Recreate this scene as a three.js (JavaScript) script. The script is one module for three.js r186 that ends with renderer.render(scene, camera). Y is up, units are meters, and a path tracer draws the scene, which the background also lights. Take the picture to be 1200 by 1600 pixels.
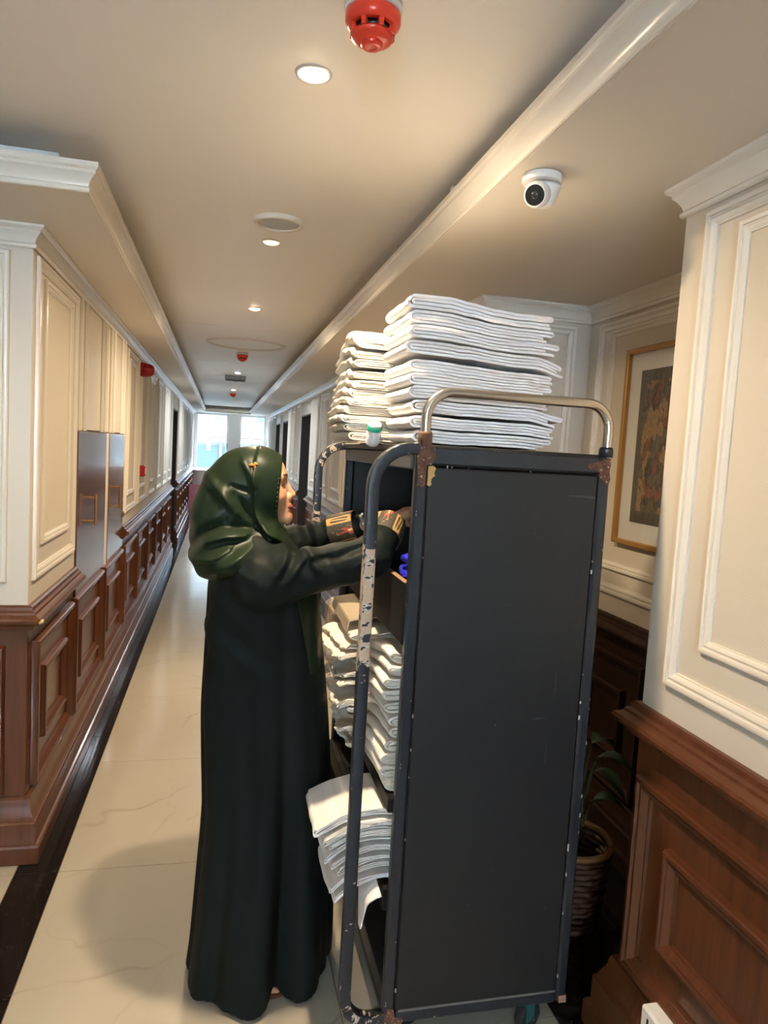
import * as THREE from 'three';
import { mergeGeometries, mergeVertices, toCreasedNormals } from 'three/addons/utils/BufferGeometryUtils.js';
import { ImprovedNoise } from 'three/addons/math/ImprovedNoise.js';

// ---------------------------------------------------------------- camera, sky, sun, exposure
const scene = new THREE.Scene();
const camera = new THREE.PerspectiveCamera(2 * Math.atan(800 / 1105) * 180 / Math.PI, 3 / 4, 0.05, 120);
camera.position.set(0, 1.55, 0);
camera.rotation.order = 'YXZ';
camera.rotation.set(-0.0852, -0.2309, 0.0579);
scene.add(camera);
const renderer = new THREE.WebGLRenderer({ antialias: true });
renderer.toneMapping = THREE.LinearToneMapping;
renderer.toneMappingExposure = 1.62;
renderer.shadowMap.enabled = true;
scene.background = new THREE.Color().setRGB(0.66, 0.84, 1.0);
scene.backgroundIntensity = 48.0;
const WARM = new THREE.Color().setRGB(1.0, 0.78, 0.52), NEUTRAL = new THREE.Color().setRGB(1.0, 0.93, 0.82);

// ---------------------------------------------------------------- small helpers
const noiseGen = new ImprovedNoise();
// ImprovedNoise has a fixed permutation, so the pattern is the same on every run
const N3 = (x, y, z) => noiseGen.noise(x, y, z);
const fbm = (x, y, z = 0, o = 4) => { let s = 0, a = 0.5; for (let i = 0; i < o; i++) { s += a * N3(x, y, z + i * 7.3); x *= 2; y *= 2; z *= 2; a *= 0.5; } return s; };
function rng(seed) { let a = seed >>> 0; return () => { a = (a + 0x6D2B79F5) | 0; let t = Math.imul(a ^ (a >>> 15), 1 | a); t = (t + Math.imul(t ^ (t >>> 7), 61 | t)) ^ t; return ((t ^ (t >>> 14)) >>> 0) / 4294967296; }; }
const clamp = (v, a = 0, b = 1) => Math.min(b, Math.max(a, v));
const sstep = (a, b, v) => { const t = clamp((v - a) / (b - a)); return t * t * (3 - 2 * t); };
const lerp = (a, b, t) => a + (b - a) * t;
const lin = (hex) => { const c = new THREE.Color(hex); return [c.r, c.g, c.b]; };
const toS = (v) => { v = clamp(v); return Math.round(255 * (v <= 0.0031308 ? v * 12.92 : 1.055 * Math.pow(v, 1 / 2.4) - 0.055)); };

// a colour texture from fn(u, v) -> linear rgb
function colorTex(w, h, fn, repeat = 1) {
  const d = new Uint8Array(w * h * 4);
  for (let j = 0; j < h; j++) for (let i = 0; i < w; i++) { const c = fn(i / w, j / h), o = (j * w + i) * 4; d[o] = toS(c[0]); d[o + 1] = toS(c[1]); d[o + 2] = toS(c[2]); d[o + 3] = 255; }
  const t = new THREE.DataTexture(d, w, h); t.colorSpace = THREE.SRGBColorSpace; return setTex(t, repeat);
}
function valueTex(w, h, fn, repeat = 1) {
  const d = new Uint8Array(w * h * 4);
  for (let j = 0; j < h; j++) for (let i = 0; i < w; i++) { const o = (j * w + i) * 4; d[o] = d[o + 1] = d[o + 2] = Math.round(255 * clamp(fn(i / w, j / h))); d[o + 3] = 255; }
  return setTex(new THREE.DataTexture(d, w, h), repeat);
}
function setTex(t, repeat) { t.wrapS = t.wrapT = THREE.RepeatWrapping; t.magFilter = t.minFilter = THREE.LinearFilter; if (Array.isArray(repeat)) t.repeat.set(...repeat); else t.repeat.set(repeat, repeat); t.needsUpdate = true; return t; }
// seamless noise over the unit square: periodic gradient lattice, fx by fy cells, four octaves, about -0.6 to 0.6
const hash2 = (x, y, z) => { let h = Math.imul(x, 374761393) + Math.imul(y, 668265263) + Math.imul(z, 1442695041); h = Math.imul(h ^ (h >>> 13), 1274126177); return h ^ (h >>> 16); };
const GX = [], GY = []; for (let i = 0; i < 64; i++) { GX.push(Math.cos(i * 0.0981748)); GY.push(Math.sin(i * 0.0981748)); }
function latN(x, y, px, py, z) {
  const xi = Math.floor(x), yi = Math.floor(y), fx = x - xi, fy = y - yi, x0 = ((xi % px) + px) % px, y0 = ((yi % py) + py) % py, x1 = (x0 + 1) % px, y1 = (y0 + 1) % py;
  const g = (a, b, dx, dy) => { const k = hash2(a, b, z) & 63; return GX[k] * dx + GY[k] * dy; }, u = fx * fx * fx * (fx * (fx * 6 - 15) + 10), v = fy * fy * fy * (fy * (fy * 6 - 15) + 10);
  const a = g(x0, y0, fx, fy), b = g(x1, y0, fx - 1, fy), c = g(x0, y1, fx, fy - 1), d = g(x1, y1, fx - 1, fy - 1);
  return a + (b - a) * u + (c - a) * v + (a - b - c + d) * u * v;
}
function tileN(u, v, fx, fy, z = 0) { let s = 0, a = 0.62, px = Math.max(1, Math.round(fx)), py = Math.max(1, Math.round(fy)); for (let o = 0; o < 4; o++) { s += a * latN(u * px, v * py, px, py, z * 31 + o * 7 + 1); a *= 0.5; px *= 2; py *= 2; } return s; }
function std(o) { const { rgb, ...rest } = o; const m = new THREE.MeshPhysicalMaterial(rest); if (rgb) m.color.setRGB(...rgb); return m; }

// ---------------------------------------------------------------- names, labels
const used = new Map();
function numbered(n) { const k = used.get(n) ?? 0; used.set(n, k + 1); return k ? n + '_' + String(k).padStart(3, '0') : n; }
function tag(o, label, category, group) { o.userData.label = label; o.userData.category = category; if (group) o.userData.group = group; return o; }
function thing(name, label, category, pos = [0, 0, 0], group) { const g = new THREE.Group(); g.name = numbered(name); g.position.set(...pos); scene.add(g); return tag(g, label, category, group); }
function structure(name) { const g = new THREE.Group(); g.name = name; g.userData.kind = 'structure'; scene.add(g); return g; }
// part(): geometry given in world coordinates, moved to the thing's own origin
function part(parent, name, geo, mat, label) {
  const m = new THREE.Mesh(geo, mat); m.name = numbered(name); m.castShadow = m.receiveShadow = true;
  const p = new THREE.Vector3(); for (let o = parent; o && o !== scene; o = o.parent) p.add(o.position);
  if (parent !== scene && p.lengthSq() > 0) geo.translate(-p.x, -p.y, -p.z);
  if (label) m.userData.label = label;
  parent.add(m); return m;
}
const localPart = (parent, name, geo, mat, label) => { const m = new THREE.Mesh(geo, mat); m.name = numbered(name); m.castShadow = m.receiveShadow = true; if (label) m.userData.label = label; parent.add(m); return m; };

// ---------------------------------------------------------------- geometry helpers
function uvBox(geo, s = 1) {
  const g = geo.index ? geo.toNonIndexed() : geo, p = g.attributes.position, uv = new Float32Array(p.count * 2);
  const a = new THREE.Vector3(), b = new THREE.Vector3(), c = new THREE.Vector3(), n = new THREE.Vector3();
  for (let i = 0; i < p.count; i += 3) {
    a.fromBufferAttribute(p, i); b.fromBufferAttribute(p, i + 1); c.fromBufferAttribute(p, i + 2);
    n.copy(b).sub(a).cross(c.clone().sub(a)); const x = Math.abs(n.x), y = Math.abs(n.y), z = Math.abs(n.z);
    [a, b, c].forEach((v, k) => { const o = (i + k) * 2; if (x >= y && x >= z) { uv[o] = v.z * s; uv[o + 1] = v.y * s; } else if (y >= z) { uv[o] = v.x * s; uv[o + 1] = v.z * s; } else { uv[o] = v.x * s; uv[o + 1] = v.y * s; } });
  }
  g.setAttribute('uv', new THREE.BufferAttribute(uv, 2)); return g;
}
function fromTris(pos, crease = 0.6) {
  let g = new THREE.BufferGeometry(); g.setAttribute('position', new THREE.BufferAttribute(new Float32Array(pos), 3));
  g = uvBox(g); g.computeVertexNormals(); return crease > 0 ? toCreasedNormals(g, crease) : g;
}
// chamfered box
function box(x0, x1, y0, y1, z0, z1, b = 0.004) {
  b = Math.min(b, (x1 - x0) / 3, (y1 - y0) / 3, (z1 - z0) / 3);
  if (b <= 0) { const g = uvBox(new THREE.BoxGeometry(x1 - x0, y1 - y0, z1 - z0).translate((x0 + x1) / 2, (y0 + y1) / 2, (z0 + z1) / 2)); g.computeVertexNormals(); return g; }
  const X = [x0, x1], Y = [y0, y1], Z = [z0, z1], c = [(x0 + x1) / 2, (y0 + y1) / 2, (z0 + z1) / 2], out = [];
  const V = (i, j, k, ax) => { const p = [X[i], Y[j], Z[k]], s = [i ? -1 : 1, j ? -1 : 1, k ? -1 : 1]; for (let q = 0; q < 3; q++) if (q !== ax) p[q] += s[q] * b; return p; };
  const quad = (...q) => { const [a, d, e] = [q[0], q[1], q[2]]; const u = [0, 1, 2].map(i => d[i] - a[i]), v = [0, 1, 2].map(i => e[i] - a[i]); const n = [u[1] * v[2] - u[2] * v[1], u[2] * v[0] - u[0] * v[2], u[0] * v[1] - u[1] * v[0]]; const m = [0, 1, 2].map(i => q.reduce((s, p) => s + p[i], 0) / q.length - c[i]); if (n[0] * m[0] + n[1] * m[1] + n[2] * m[2] < 0) q.reverse(); for (let t = 1; t + 1 < q.length; t++) out.push(...q[0], ...q[t], ...q[t + 1]); };
  for (const s of [0, 1]) { quad(V(s, 0, 0, 0), V(s, 1, 0, 0), V(s, 1, 1, 0), V(s, 0, 1, 0)); quad(V(0, s, 0, 1), V(1, s, 0, 1), V(1, s, 1, 1), V(0, s, 1, 1)); quad(V(0, 0, s, 2), V(1, 0, s, 2), V(1, 1, s, 2), V(0, 1, s, 2)); }
  for (const i of [0, 1]) for (const j of [0, 1]) { quad(V(i, j, 0, 0), V(i, j, 1, 0), V(i, j, 1, 1), V(i, j, 0, 1)); quad(V(i, 0, j, 0), V(i, 1, j, 0), V(i, 1, j, 2), V(i, 0, j, 2)); quad(V(0, i, j, 1), V(1, i, j, 1), V(1, i, j, 2), V(0, i, j, 2)); }
  for (const i of [0, 1]) for (const j of [0, 1]) for (const k of [0, 1]) quad(V(i, j, k, 0), V(i, j, k, 1), V(i, j, k, 2));
  return fromTris(out, 0);
}
// closed profile [out, y] swept along a floor path [x, z] with mitred corners; the profile's "out" is to the left hand of travel seen from below
function sweep(profile, path) {
  const n = path.length, off = [];
  for (let i = 0; i < n; i++) {
    const d = (a, b) => { const x = b[0] - a[0], z = b[1] - a[1], l = Math.hypot(x, z); return [-z / l, x / l]; };
    const n0 = i > 0 ? d(path[i - 1], path[i]) : null, n1 = i < n - 1 ? d(path[i], path[i + 1]) : null;
    if (!n0 || !n1) off.push(n0 || n1); else { const k = 1 + n0[0] * n1[0] + n0[1] * n1[1]; off.push([(n0[0] + n1[0]) / k, (n0[1] + n1[1]) / k]); }
  }
  const pt = (i, q) => [path[i][0] + off[i][0] * q[0], q[1], path[i][1] + off[i][1] * q[0]];
  const area = profile.reduce((s, p, i) => { const q = profile[(i + 1) % profile.length]; return s + p[0] * q[1] - q[0] * p[1]; }, 0), P = area > 0 ? profile : [...profile].reverse(), out = [];
  for (let i = 0; i + 1 < n; i++) for (let k = 0; k < P.length; k++) {
    const a = P[k], b = P[(k + 1) % P.length], A = pt(i, a), B = pt(i, b), C = pt(i + 1, b), D = pt(i + 1, a);
    out.push(...A, ...B, ...C, ...A, ...C, ...D);
  }
  const tri = THREE.ShapeUtils.triangulateShape(P.map(p => new THREE.Vector2(...p)), []);
  for (const [a, b, c] of tri) { out.push(...pt(0, P[a]), ...pt(0, P[c]), ...pt(0, P[b])); out.push(...pt(n - 1, P[a]), ...pt(n - 1, P[b]), ...pt(n - 1, P[c])); }
  return fromTris(out, 0.3);
}
// rectangular moulding frame on a wall: at(a, b, c) maps along, height, out to world; profile [inset, out] open line
function frameTris(at, a0, a1, b0, b1, prof, out) {
  const mid = prof.reduce((s, p) => s + p[0], 0) / prof.length;
  const ring = (p) => [at(a0 + p[0], b0 + p[0], p[1]), at(a1 - p[0], b0 + p[0], p[1]), at(a1 - p[0], b1 - p[0], p[1]), at(a0 + p[0], b1 - p[0], p[1])];
  const core = ring([mid, -0.004]), R = prof.map(ring);
  for (let k = 0; k + 1 < R.length; k++) for (let s = 0; s < 4; s++) {
    const t = (s + 1) % 4, q = [R[k][s], R[k][t], R[k + 1][t], R[k + 1][s]];
    const u = q[1].map((v, i) => v - q[0][i]), v = q[2].map((w, i) => w - q[0][i]), nn = [u[1] * v[2] - u[2] * v[1], u[2] * v[0] - u[0] * v[2], u[0] * v[1] - u[1] * v[0]];
    const m = [0, 1, 2].map(i => (q[0][i] + q[1][i] + q[2][i] + q[3][i]) / 4 - (core[s][i] + core[t][i]) / 2);
    if (nn[0] * m[0] + nn[1] * m[1] + nn[2] * m[2] < 0) q.reverse();
    out.push(...q[0], ...q[1], ...q[2], ...q[0], ...q[2], ...q[3]);
  }
}
const frame = (at, a0, a1, b0, b1, prof) => { const o = []; frameTris(at, a0, a1, b0, b1, prof, o); return fromTris(o, 0.55); };
function tube(pts, r, seg = 60, rad = 10, closed = false) { return new THREE.TubeGeometry(new THREE.CatmullRomCurve3(pts.map(p => new THREE.Vector3(...p)), closed, 'centripetal'), seg, r, rad, closed); }
// a square tube with rounded corners bent along a path in a plane of constant z; u runs along, v round
function squareTube(pts, half, r, seg) {
  const c = new THREE.CatmullRomCurve3(pts.map(p => new THREE.Vector3(...p)), false, 'centripetal'), prof = [];
  for (const [sx, sy, a0] of [[1, 1, 0], [-1, 1, 1], [-1, -1, 2], [1, -1, 3]]) for (let k = 0; k <= 3; k++) { const a = (a0 + k / 3) * Math.PI / 2; prof.push([sx * (half - r) + r * Math.cos(a), sy * (half - r) + r * Math.sin(a)]); }
  const n = prof.length, pos = [], uv = [], idx = [];
  for (let i = 0; i <= seg; i++) { const p = c.getPointAt(i / seg), t = c.getTangentAt(i / seg); for (let k = 0; k <= n; k++) { const q = prof[k % n]; pos.push(p.x - t.y * q[0], p.y + t.x * q[0], p.z + q[1]); uv.push(i / seg, k / n); } }
  for (let i = 0; i < seg; i++) for (let k = 0; k < n; k++) { const a = i * (n + 1) + k, b = a + 1, d = a + n + 1; idx.push(a, b, d + 1, a, d + 1, d); }
  const g = new THREE.BufferGeometry(); g.setAttribute('position', new THREE.BufferAttribute(new Float32Array(pos), 3)); g.setAttribute('uv', new THREE.BufferAttribute(new Float32Array(uv), 2)); g.setIndex(idx); g.computeVertexNormals();
  const nz = g.attributes.normal, mid = Math.floor(seg / 2) * (n + 1) + 1; if (nz.getZ(mid) * prof[1][1] < 0) { const a = g.index.array; for (let i = 0; i < a.length; i += 3) { const s = a[i]; a[i] = a[i + 1]; a[i + 1] = s; } g.computeVertexNormals(); }
  return toCreasedNormals(g, 0.7);
}
function lathe(pts, seg = 32) { return new THREE.LatheGeometry(pts.map(p => new THREE.Vector2(...p)), seg); }
const merged = (list) => mergeGeometries(list.map(g => { const q = g.index ? g.toNonIndexed() : g; for (const k of Object.keys(q.attributes)) if (!['position', 'normal', 'uv'].includes(k)) q.deleteAttribute(k); return q; }));

// naive surface nets: a closed smooth surface where f(x, y, z) = 0, f < 0 inside
function surfaceNet(f, lo, hi, cell) {
  const nx = Math.ceil((hi[0] - lo[0]) / cell) + 1, ny = Math.ceil((hi[1] - lo[1]) / cell) + 1, nz = Math.ceil((hi[2] - lo[2]) / cell) + 1;
  const V = new Float32Array(nx * ny * nz), id = new Int32Array(nx * ny * nz).fill(-1), I = (i, j, k) => i + nx * (j + ny * k), pos = [], idx = [];
  for (let k = 0; k < nz; k++) for (let j = 0; j < ny; j++) for (let i = 0; i < nx; i++) V[I(i, j, k)] = f(lo[0] + i * cell, lo[1] + j * cell, lo[2] + k * cell);
  const C = [0, 1, nx, nx + 1, nx * ny, nx * ny + 1, nx * ny + nx, nx * ny + nx + 1], E = [[0, 1], [2, 3], [4, 5], [6, 7], [0, 2], [1, 3], [4, 6], [5, 7], [0, 4], [1, 5], [2, 6], [3, 7]];
  for (let k = 0; k < nz - 1; k++) for (let j = 0; j < ny - 1; j++) for (let i = 0; i < nx - 1; i++) {
    const o = I(i, j, k); let m = 0; for (let c = 0; c < 8; c++) if (V[o + C[c]] < 0) m |= 1 << c;
    if (m === 0 || m === 255) continue;
    let x = 0, y = 0, z = 0, n = 0;
    for (const [a, b] of E) if (((m >> a) & 1) !== ((m >> b) & 1)) { const va = V[o + C[a]], vb = V[o + C[b]], t = va / (va - vb); x += lerp(a & 1, b & 1, t); y += lerp((a >> 1) & 1, (b >> 1) & 1, t); z += lerp((a >> 2) & 1, (b >> 2) & 1, t); n++; }
    id[o] = pos.length / 3; pos.push(lo[0] + (i + x / n) * cell, lo[1] + (j + y / n) * cell, lo[2] + (k + z / n) * cell);
  }
  for (let k = 1; k < nz - 1; k++) for (let j = 1; j < ny - 1; j++) for (let i = 1; i < nx - 1; i++) {
    const o = I(i, j, k), s = V[o] < 0;
    const q = (a, b, c, d, flip) => { if (a < 0 || b < 0 || c < 0 || d < 0) return; if (flip) idx.push(a, c, b, a, d, c); else idx.push(a, b, c, a, c, d); };
    if (s !== (V[o + 1] < 0)) q(id[o], id[o - nx], id[o - nx - nx * ny], id[o - nx * ny], s ? false : true);
    if (s !== (V[o + nx] < 0)) q(id[o], id[o - nx * ny], id[o - 1 - nx * ny], id[o - 1], s ? false : true);
    if (s !== (V[o + nx * ny] < 0)) q(id[o], id[o - 1], id[o - 1 - nx], id[o - nx], s ? false : true);
  }
  const g = new THREE.BufferGeometry(); g.setAttribute('position', new THREE.BufferAttribute(new Float32Array(pos), 3)); g.setIndex(idx);
  const nn = new Float32Array(pos.length), e = cell * 0.6; let sum = 0;
  for (let v = 0; v < pos.length; v += 3) {
    const x = pos[v], y = pos[v + 1], z = pos[v + 2]; let a = f(x + e, y, z) - f(x - e, y, z), b = f(x, y + e, z) - f(x, y - e, z), c = f(x, y, z + e) - f(x, y, z - e); const l = Math.hypot(a, b, c) || 1; nn[v] = a / l; nn[v + 1] = b / l; nn[v + 2] = c / l;
  }
  g.setAttribute('normal', new THREE.BufferAttribute(nn, 3)); g.setAttribute('uv', new THREE.BufferAttribute(new Float32Array(pos.length / 3 * 2), 2));
  for (let v = 0; v < pos.length / 3; v++) { g.attributes.uv.setXY(v, pos[v * 3] + pos[v * 3 + 2] * 0.7, pos[v * 3 + 1]); }
  // check the winding against the gradient once
  const P = (i) => new THREE.Vector3(pos[i * 3], pos[i * 3 + 1], pos[i * 3 + 2]);
  for (let t = 0; t < Math.min(idx.length, 900); t += 3) { const a = P(idx[t]), n = P(idx[t + 1]).sub(a).cross(P(idx[t + 2]).sub(a)); sum += Math.sign(n.x * nn[idx[t] * 3] + n.y * nn[idx[t] * 3 + 1] + n.z * nn[idx[t] * 3 + 2]); }
  if (sum < 0) { for (let t = 0; t < idx.length; t += 3) { const h = idx[t + 1]; idx[t + 1] = idx[t + 2]; idx[t + 2] = h; } g.setIndex(idx); }
  return g;
}
const smin = (a, b, k) => { const h = Math.max(k - Math.abs(a - b), 0) / k; return Math.min(a, b) - h * h * k * 0.25; };
const smax = (a, b, k) => -smin(-a, -b, k);
function cone(p, a, b, ra, rb) { // tapered capsule between joints a and b
  const abx = b[0] - a[0], aby = b[1] - a[1], abz = b[2] - a[2], l = abx * abx + aby * aby + abz * abz, px = p[0] - a[0], py = p[1] - a[1], pz = p[2] - a[2];
  const t = clamp((px * abx + py * aby + pz * abz) / l); return Math.hypot(px - abx * t, py - aby * t, pz - abz * t) - lerp(ra, rb, t);
}
const ell = (p, c, r) => { const x = (p[0] - c[0]) / r[0], y = (p[1] - c[1]) / r[1], z = (p[2] - c[2]) / r[2], k = Math.hypot(x, y, z), k2 = Math.hypot(x / r[0], y / r[1], z / r[2]); return k2 > 1e-6 ? k * (k - 1) / k2 : -Math.min(...r); };
const spline = (xs, ys) => (x) => { let i = 0; while (i < xs.length - 2 && x > xs[i + 1]) i++; const t = clamp((x - xs[i]) / (xs[i + 1] - xs[i])), m = (k) => k <= 0 || k >= xs.length - 1 ? (ys[Math.min(k + 1, xs.length - 1)] - ys[Math.max(k - 1, 0)]) / (xs[Math.min(k + 1, xs.length - 1)] - xs[Math.max(k - 1, 0)]) : (ys[k + 1] - ys[k - 1]) / (xs[k + 1] - xs[k - 1]), h = xs[i + 1] - xs[i], t2 = t * t, t3 = t2 * t; return (2 * t3 - 3 * t2 + 1) * ys[i] + (t3 - 2 * t2 + t) * h * m(i) + (-2 * t3 + 3 * t2) * ys[i + 1] + (t3 - t2) * h * m(i + 1); };
// a sheet of cloth with thickness from P(u, v)
function sheet(P, nu, nv, th) {
  const pos = [], top = [], bot = [];
  for (let j = 0; j <= nv; j++) for (let i = 0; i <= nu; i++) {
    const u = i / nu, v = j / nv, e = 1e-3, p = P(u, v), a = P(Math.min(u + e, 1), v), b = P(Math.max(u - e, 0), v), c = P(u, Math.min(v + e, 1)), d = P(u, Math.max(v - e, 0));
    const U = [a[0] - b[0], a[1] - b[1], a[2] - b[2]], W = [c[0] - d[0], c[1] - d[1], c[2] - d[2]], n = [U[1] * W[2] - U[2] * W[1], U[2] * W[0] - U[0] * W[2], U[0] * W[1] - U[1] * W[0]], l = Math.hypot(...n) || 1;
    top.push(p.map((x, q) => x + n[q] / l * th / 2)); bot.push(p.map((x, q) => x - n[q] / l * th / 2));
  }
  const k = (i, j) => j * (nu + 1) + i, Q = (a, b, c, d) => pos.push(...a, ...b, ...c, ...a, ...c, ...d);
  for (let j = 0; j < nv; j++) for (let i = 0; i < nu; i++) { Q(top[k(i, j)], top[k(i + 1, j)], top[k(i + 1, j + 1)], top[k(i, j + 1)]); Q(bot[k(i, j)], bot[k(i, j + 1)], bot[k(i + 1, j + 1)], bot[k(i + 1, j)]); }
  for (let i = 0; i < nu; i++) { Q(bot[k(i, 0)], bot[k(i + 1, 0)], top[k(i + 1, 0)], top[k(i, 0)]); Q(top[k(i, nv)], top[k(i + 1, nv)], bot[k(i + 1, nv)], bot[k(i, nv)]); }
  for (let j = 0; j < nv; j++) { Q(top[k(0, j)], top[k(0, j + 1)], bot[k(0, j + 1)], bot[k(0, j)]); Q(bot[k(nu, j)], bot[k(nu, j + 1)], top[k(nu, j + 1)], top[k(nu, j)]); }
  return fromTris(pos, 0.9);
}

// ---------------------------------------------------------------- materials of the room
const grainTex = valueTex(256, 256, (u, v) => 0.5 + 0.5 * tileN(u, v, 24, 24, 3), 6);
const M = {};
M.paint = std({ rgb: [0.635, 0.575, 0.485], roughness: 0.34 });
M.trim = std({ rgb: [0.75, 0.705, 0.63], roughness: 0.24 });
M.ceiling = std({ rgb: [0.76, 0.705, 0.63], roughness: 0.5 });
M.ceilingHigh = std({ rgb: [0.90, 0.86, 0.80], roughness: 0.45 });
M.paper = std({ rgb: [0.62, 0.56, 0.465], roughness: 0.8, bumpMap: valueTex(128, 128, (u, v) => 0.5 + 0.3 * Math.sin(u * 50.27) * Math.sin(v * 50.27) + 0.3 * tileN(u, v, 16, 16, 9), 14), bumpScale: 0.0004 });
const woodMap = (dark, light, z) => colorTex(512, 512, (u, v) => { const g = 0.5 + 0.9 * tileN(u, v, 26, 2.2, z) + 0.35 * tileN(u, v, 90, 5, z + 4), t = clamp(g); return [0, 1, 2].map(i => lerp(dark[i], light[i], t)); }, 1.3);
M.wood = std({ map: woodMap([0.064, 0.0205, 0.0078], [0.122, 0.040, 0.015], 1), roughness: 0.4, specularIntensity: 0.45, clearcoat: 0.5, clearcoatRoughness: 0.17 });
M.woodDoor = std({ map: woodMap([0.07, 0.029, 0.016], [0.14, 0.062, 0.034], 5), roughness: 0.26, clearcoat: 1, clearcoatRoughness: 0.1, bumpMap: valueTex(512, 64, (u, v) => 0.5 + 0.8 * tileN(u, v, 60, 1, 7), 1.3), bumpScale: 0.0006 });
M.shadedNicheWood = std({ map: woodMap([0.022, 0.010, 0.006], [0.045, 0.020, 0.010], 2), roughness: 0.5, specularIntensity: 0.4 });  // the wall wood again, shade behind the trolley put into its colour
M.darkWood = std({ map: woodMap([0.012, 0.007, 0.005], [0.024, 0.013, 0.009], 8), roughness: 0.45 });
M.brass = std({ rgb: [0.45, 0.28, 0.12], metalness: 0.9, roughness: 0.35 });
M.grout = std({ rgb: [0.16, 0.12, 0.09], roughness: 0.9 });
M.white = std({ rgb: [0.82, 0.82, 0.81], roughness: 0.4 });
M.red = std({ rgb: [0.68, 0.045, 0.02], roughness: 0.28 });
M.redDark = std({ rgb: [0.34, 0.006, 0.012], roughness: 0.35 });
M.black = std({ rgb: [0.012, 0.012, 0.013], roughness: 0.3 });
M.glassPane = new THREE.MeshPhysicalMaterial({ color: 0xffffff, transmission: 1, roughness: 0, thickness: 0, ior: 1.45 });
M.chrome = std({ rgb: [0.62, 0.6, 0.56], metalness: 1, roughness: 0.24 });

const XL = -0.644, XR = 1.1, YS = 2.24, YC = 2.4, ZE = -17.6, ZB = 3.4, XW = -3.2, ZF = -2.685, ZN = -2.95, XN = 1.6, ZP = -1.6;

// ---------------------------------------------------------------- floor
const marble = colorTex(1024, 1024, (u, v) => {
  const w = tileN(u, v, 3, 3, 2) * 0.9, d = (u * 0.75 + v * 1.25) * 2 + w, vein = Math.abs(((d % 1) + 1.5) % 1 - 0.5), vein2 = Math.abs((((u * 1.5 - v * 0.5) * 2 + w * 1.3) % 1 + 1.5) % 1 - 0.5), cloud = 0.5 + 0.8 * tileN(u, v, 4, 4, 6), patch = clamp(0.35 + 1.5 * tileN(u, v, 5, 5, 11));
  const k = (0.30 * Math.pow(1 - clamp(vein * 22), 2) * patch + 0.12 * Math.pow(1 - clamp(vein2 * 30), 2) * patch) + 0.05 * (cloud - 0.5), b = [0.41, 0.37, 0.30];
  return b.map((c, i) => c * (1 - k * (1 + 0.15 * i)));
});
M.marble = std({ map: marble, roughness: 0.13 });
M.granite = std({ map: colorTex(256, 256, (u, v) => { const s = tileN(u, v, 40, 40, 1); return s > 0.28 ? [0.03, 0.026, 0.024] : [0.009, 0.0075, 0.007]; }, 2), roughness: 0.12 });
const floor = structure('floor');
part(floor, 'grout_bed', box(XW - 0.2, XN + 0.2, -0.16, -0.004, ZE - 0.2, ZB + 0.2, 0), M.grout);
function tileGeo(x0, x1, z0, z1, variant) { const w = x1 - x0, d = z1 - z0, g = box(0, w, -0.012, 0, 0, d, 0.0012), uv = g.attributes.uv; for (let i = 0; i < uv.count; i++) uv.setXY(i, uv.getX(i) * 0.62 + variant * 0.37, uv.getY(i) * 0.62 + variant * 0.23); return g; }
const tileCache = new Map();
function tile(name, x0, x1, z0, z1, mat, variant = 0) {
  const gap = 0.0011, w = x1 - x0 - 2 * gap, d = z1 - z0 - 2 * gap, key = [w.toFixed(3), d.toFixed(3), variant].join();
  if (!tileCache.has(key)) tileCache.set(key, tileGeo(0, w, 0, d, variant));
  const m = localPart(floor, name, tileCache.get(key), mat); m.position.set(x0 + gap, 0, z0 + gap);
}
{
  const P = 0.885, B = 0.595, xs = [-0.505, 0.381, 0.973];
  let k = 0;
  for (let z = -2.57 + 7 * P; z > ZE; z -= P) for (let c = 0; c < 2; c++) { const z0 = Math.max(z - P, ZE), z1 = Math.min(z, ZB); if (z1 > z0 + 0.02) tile('floor_tile', xs[c], xs[c + 1], z0, z1, M.marble, (k++ * 3) % 5); }
  for (let z = -2.57 + 4 * P; z > ZF - 0.5; z -= P) for (let x = -0.65; x > XW; x -= P) { const z0 = Math.max(z - P, ZF), x0 = Math.max(x - P, XW); if (z - z0 > 0.02 && x - x0 > 0.02) tile('floor_tile', x0, x, z0, z, M.marble, (k++ * 2) % 5); }
  for (let z = -2.57 + 10 * B; z > ZE; z -= B) { const z0 = Math.max(z - B, ZE), z1 = Math.min(z, ZB); tile('border_tile', -0.65, -0.505, z0, z1, M.granite); tile('border_tile', 0.973, 1.12, z0, z1, M.granite); }
  for (const [a, b] of [[ZN, -2.36], [-2.36, -1.98], [-1.98, ZP]]) tile('border_tile', 1.12, XN, a, b, M.granite);
}

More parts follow.
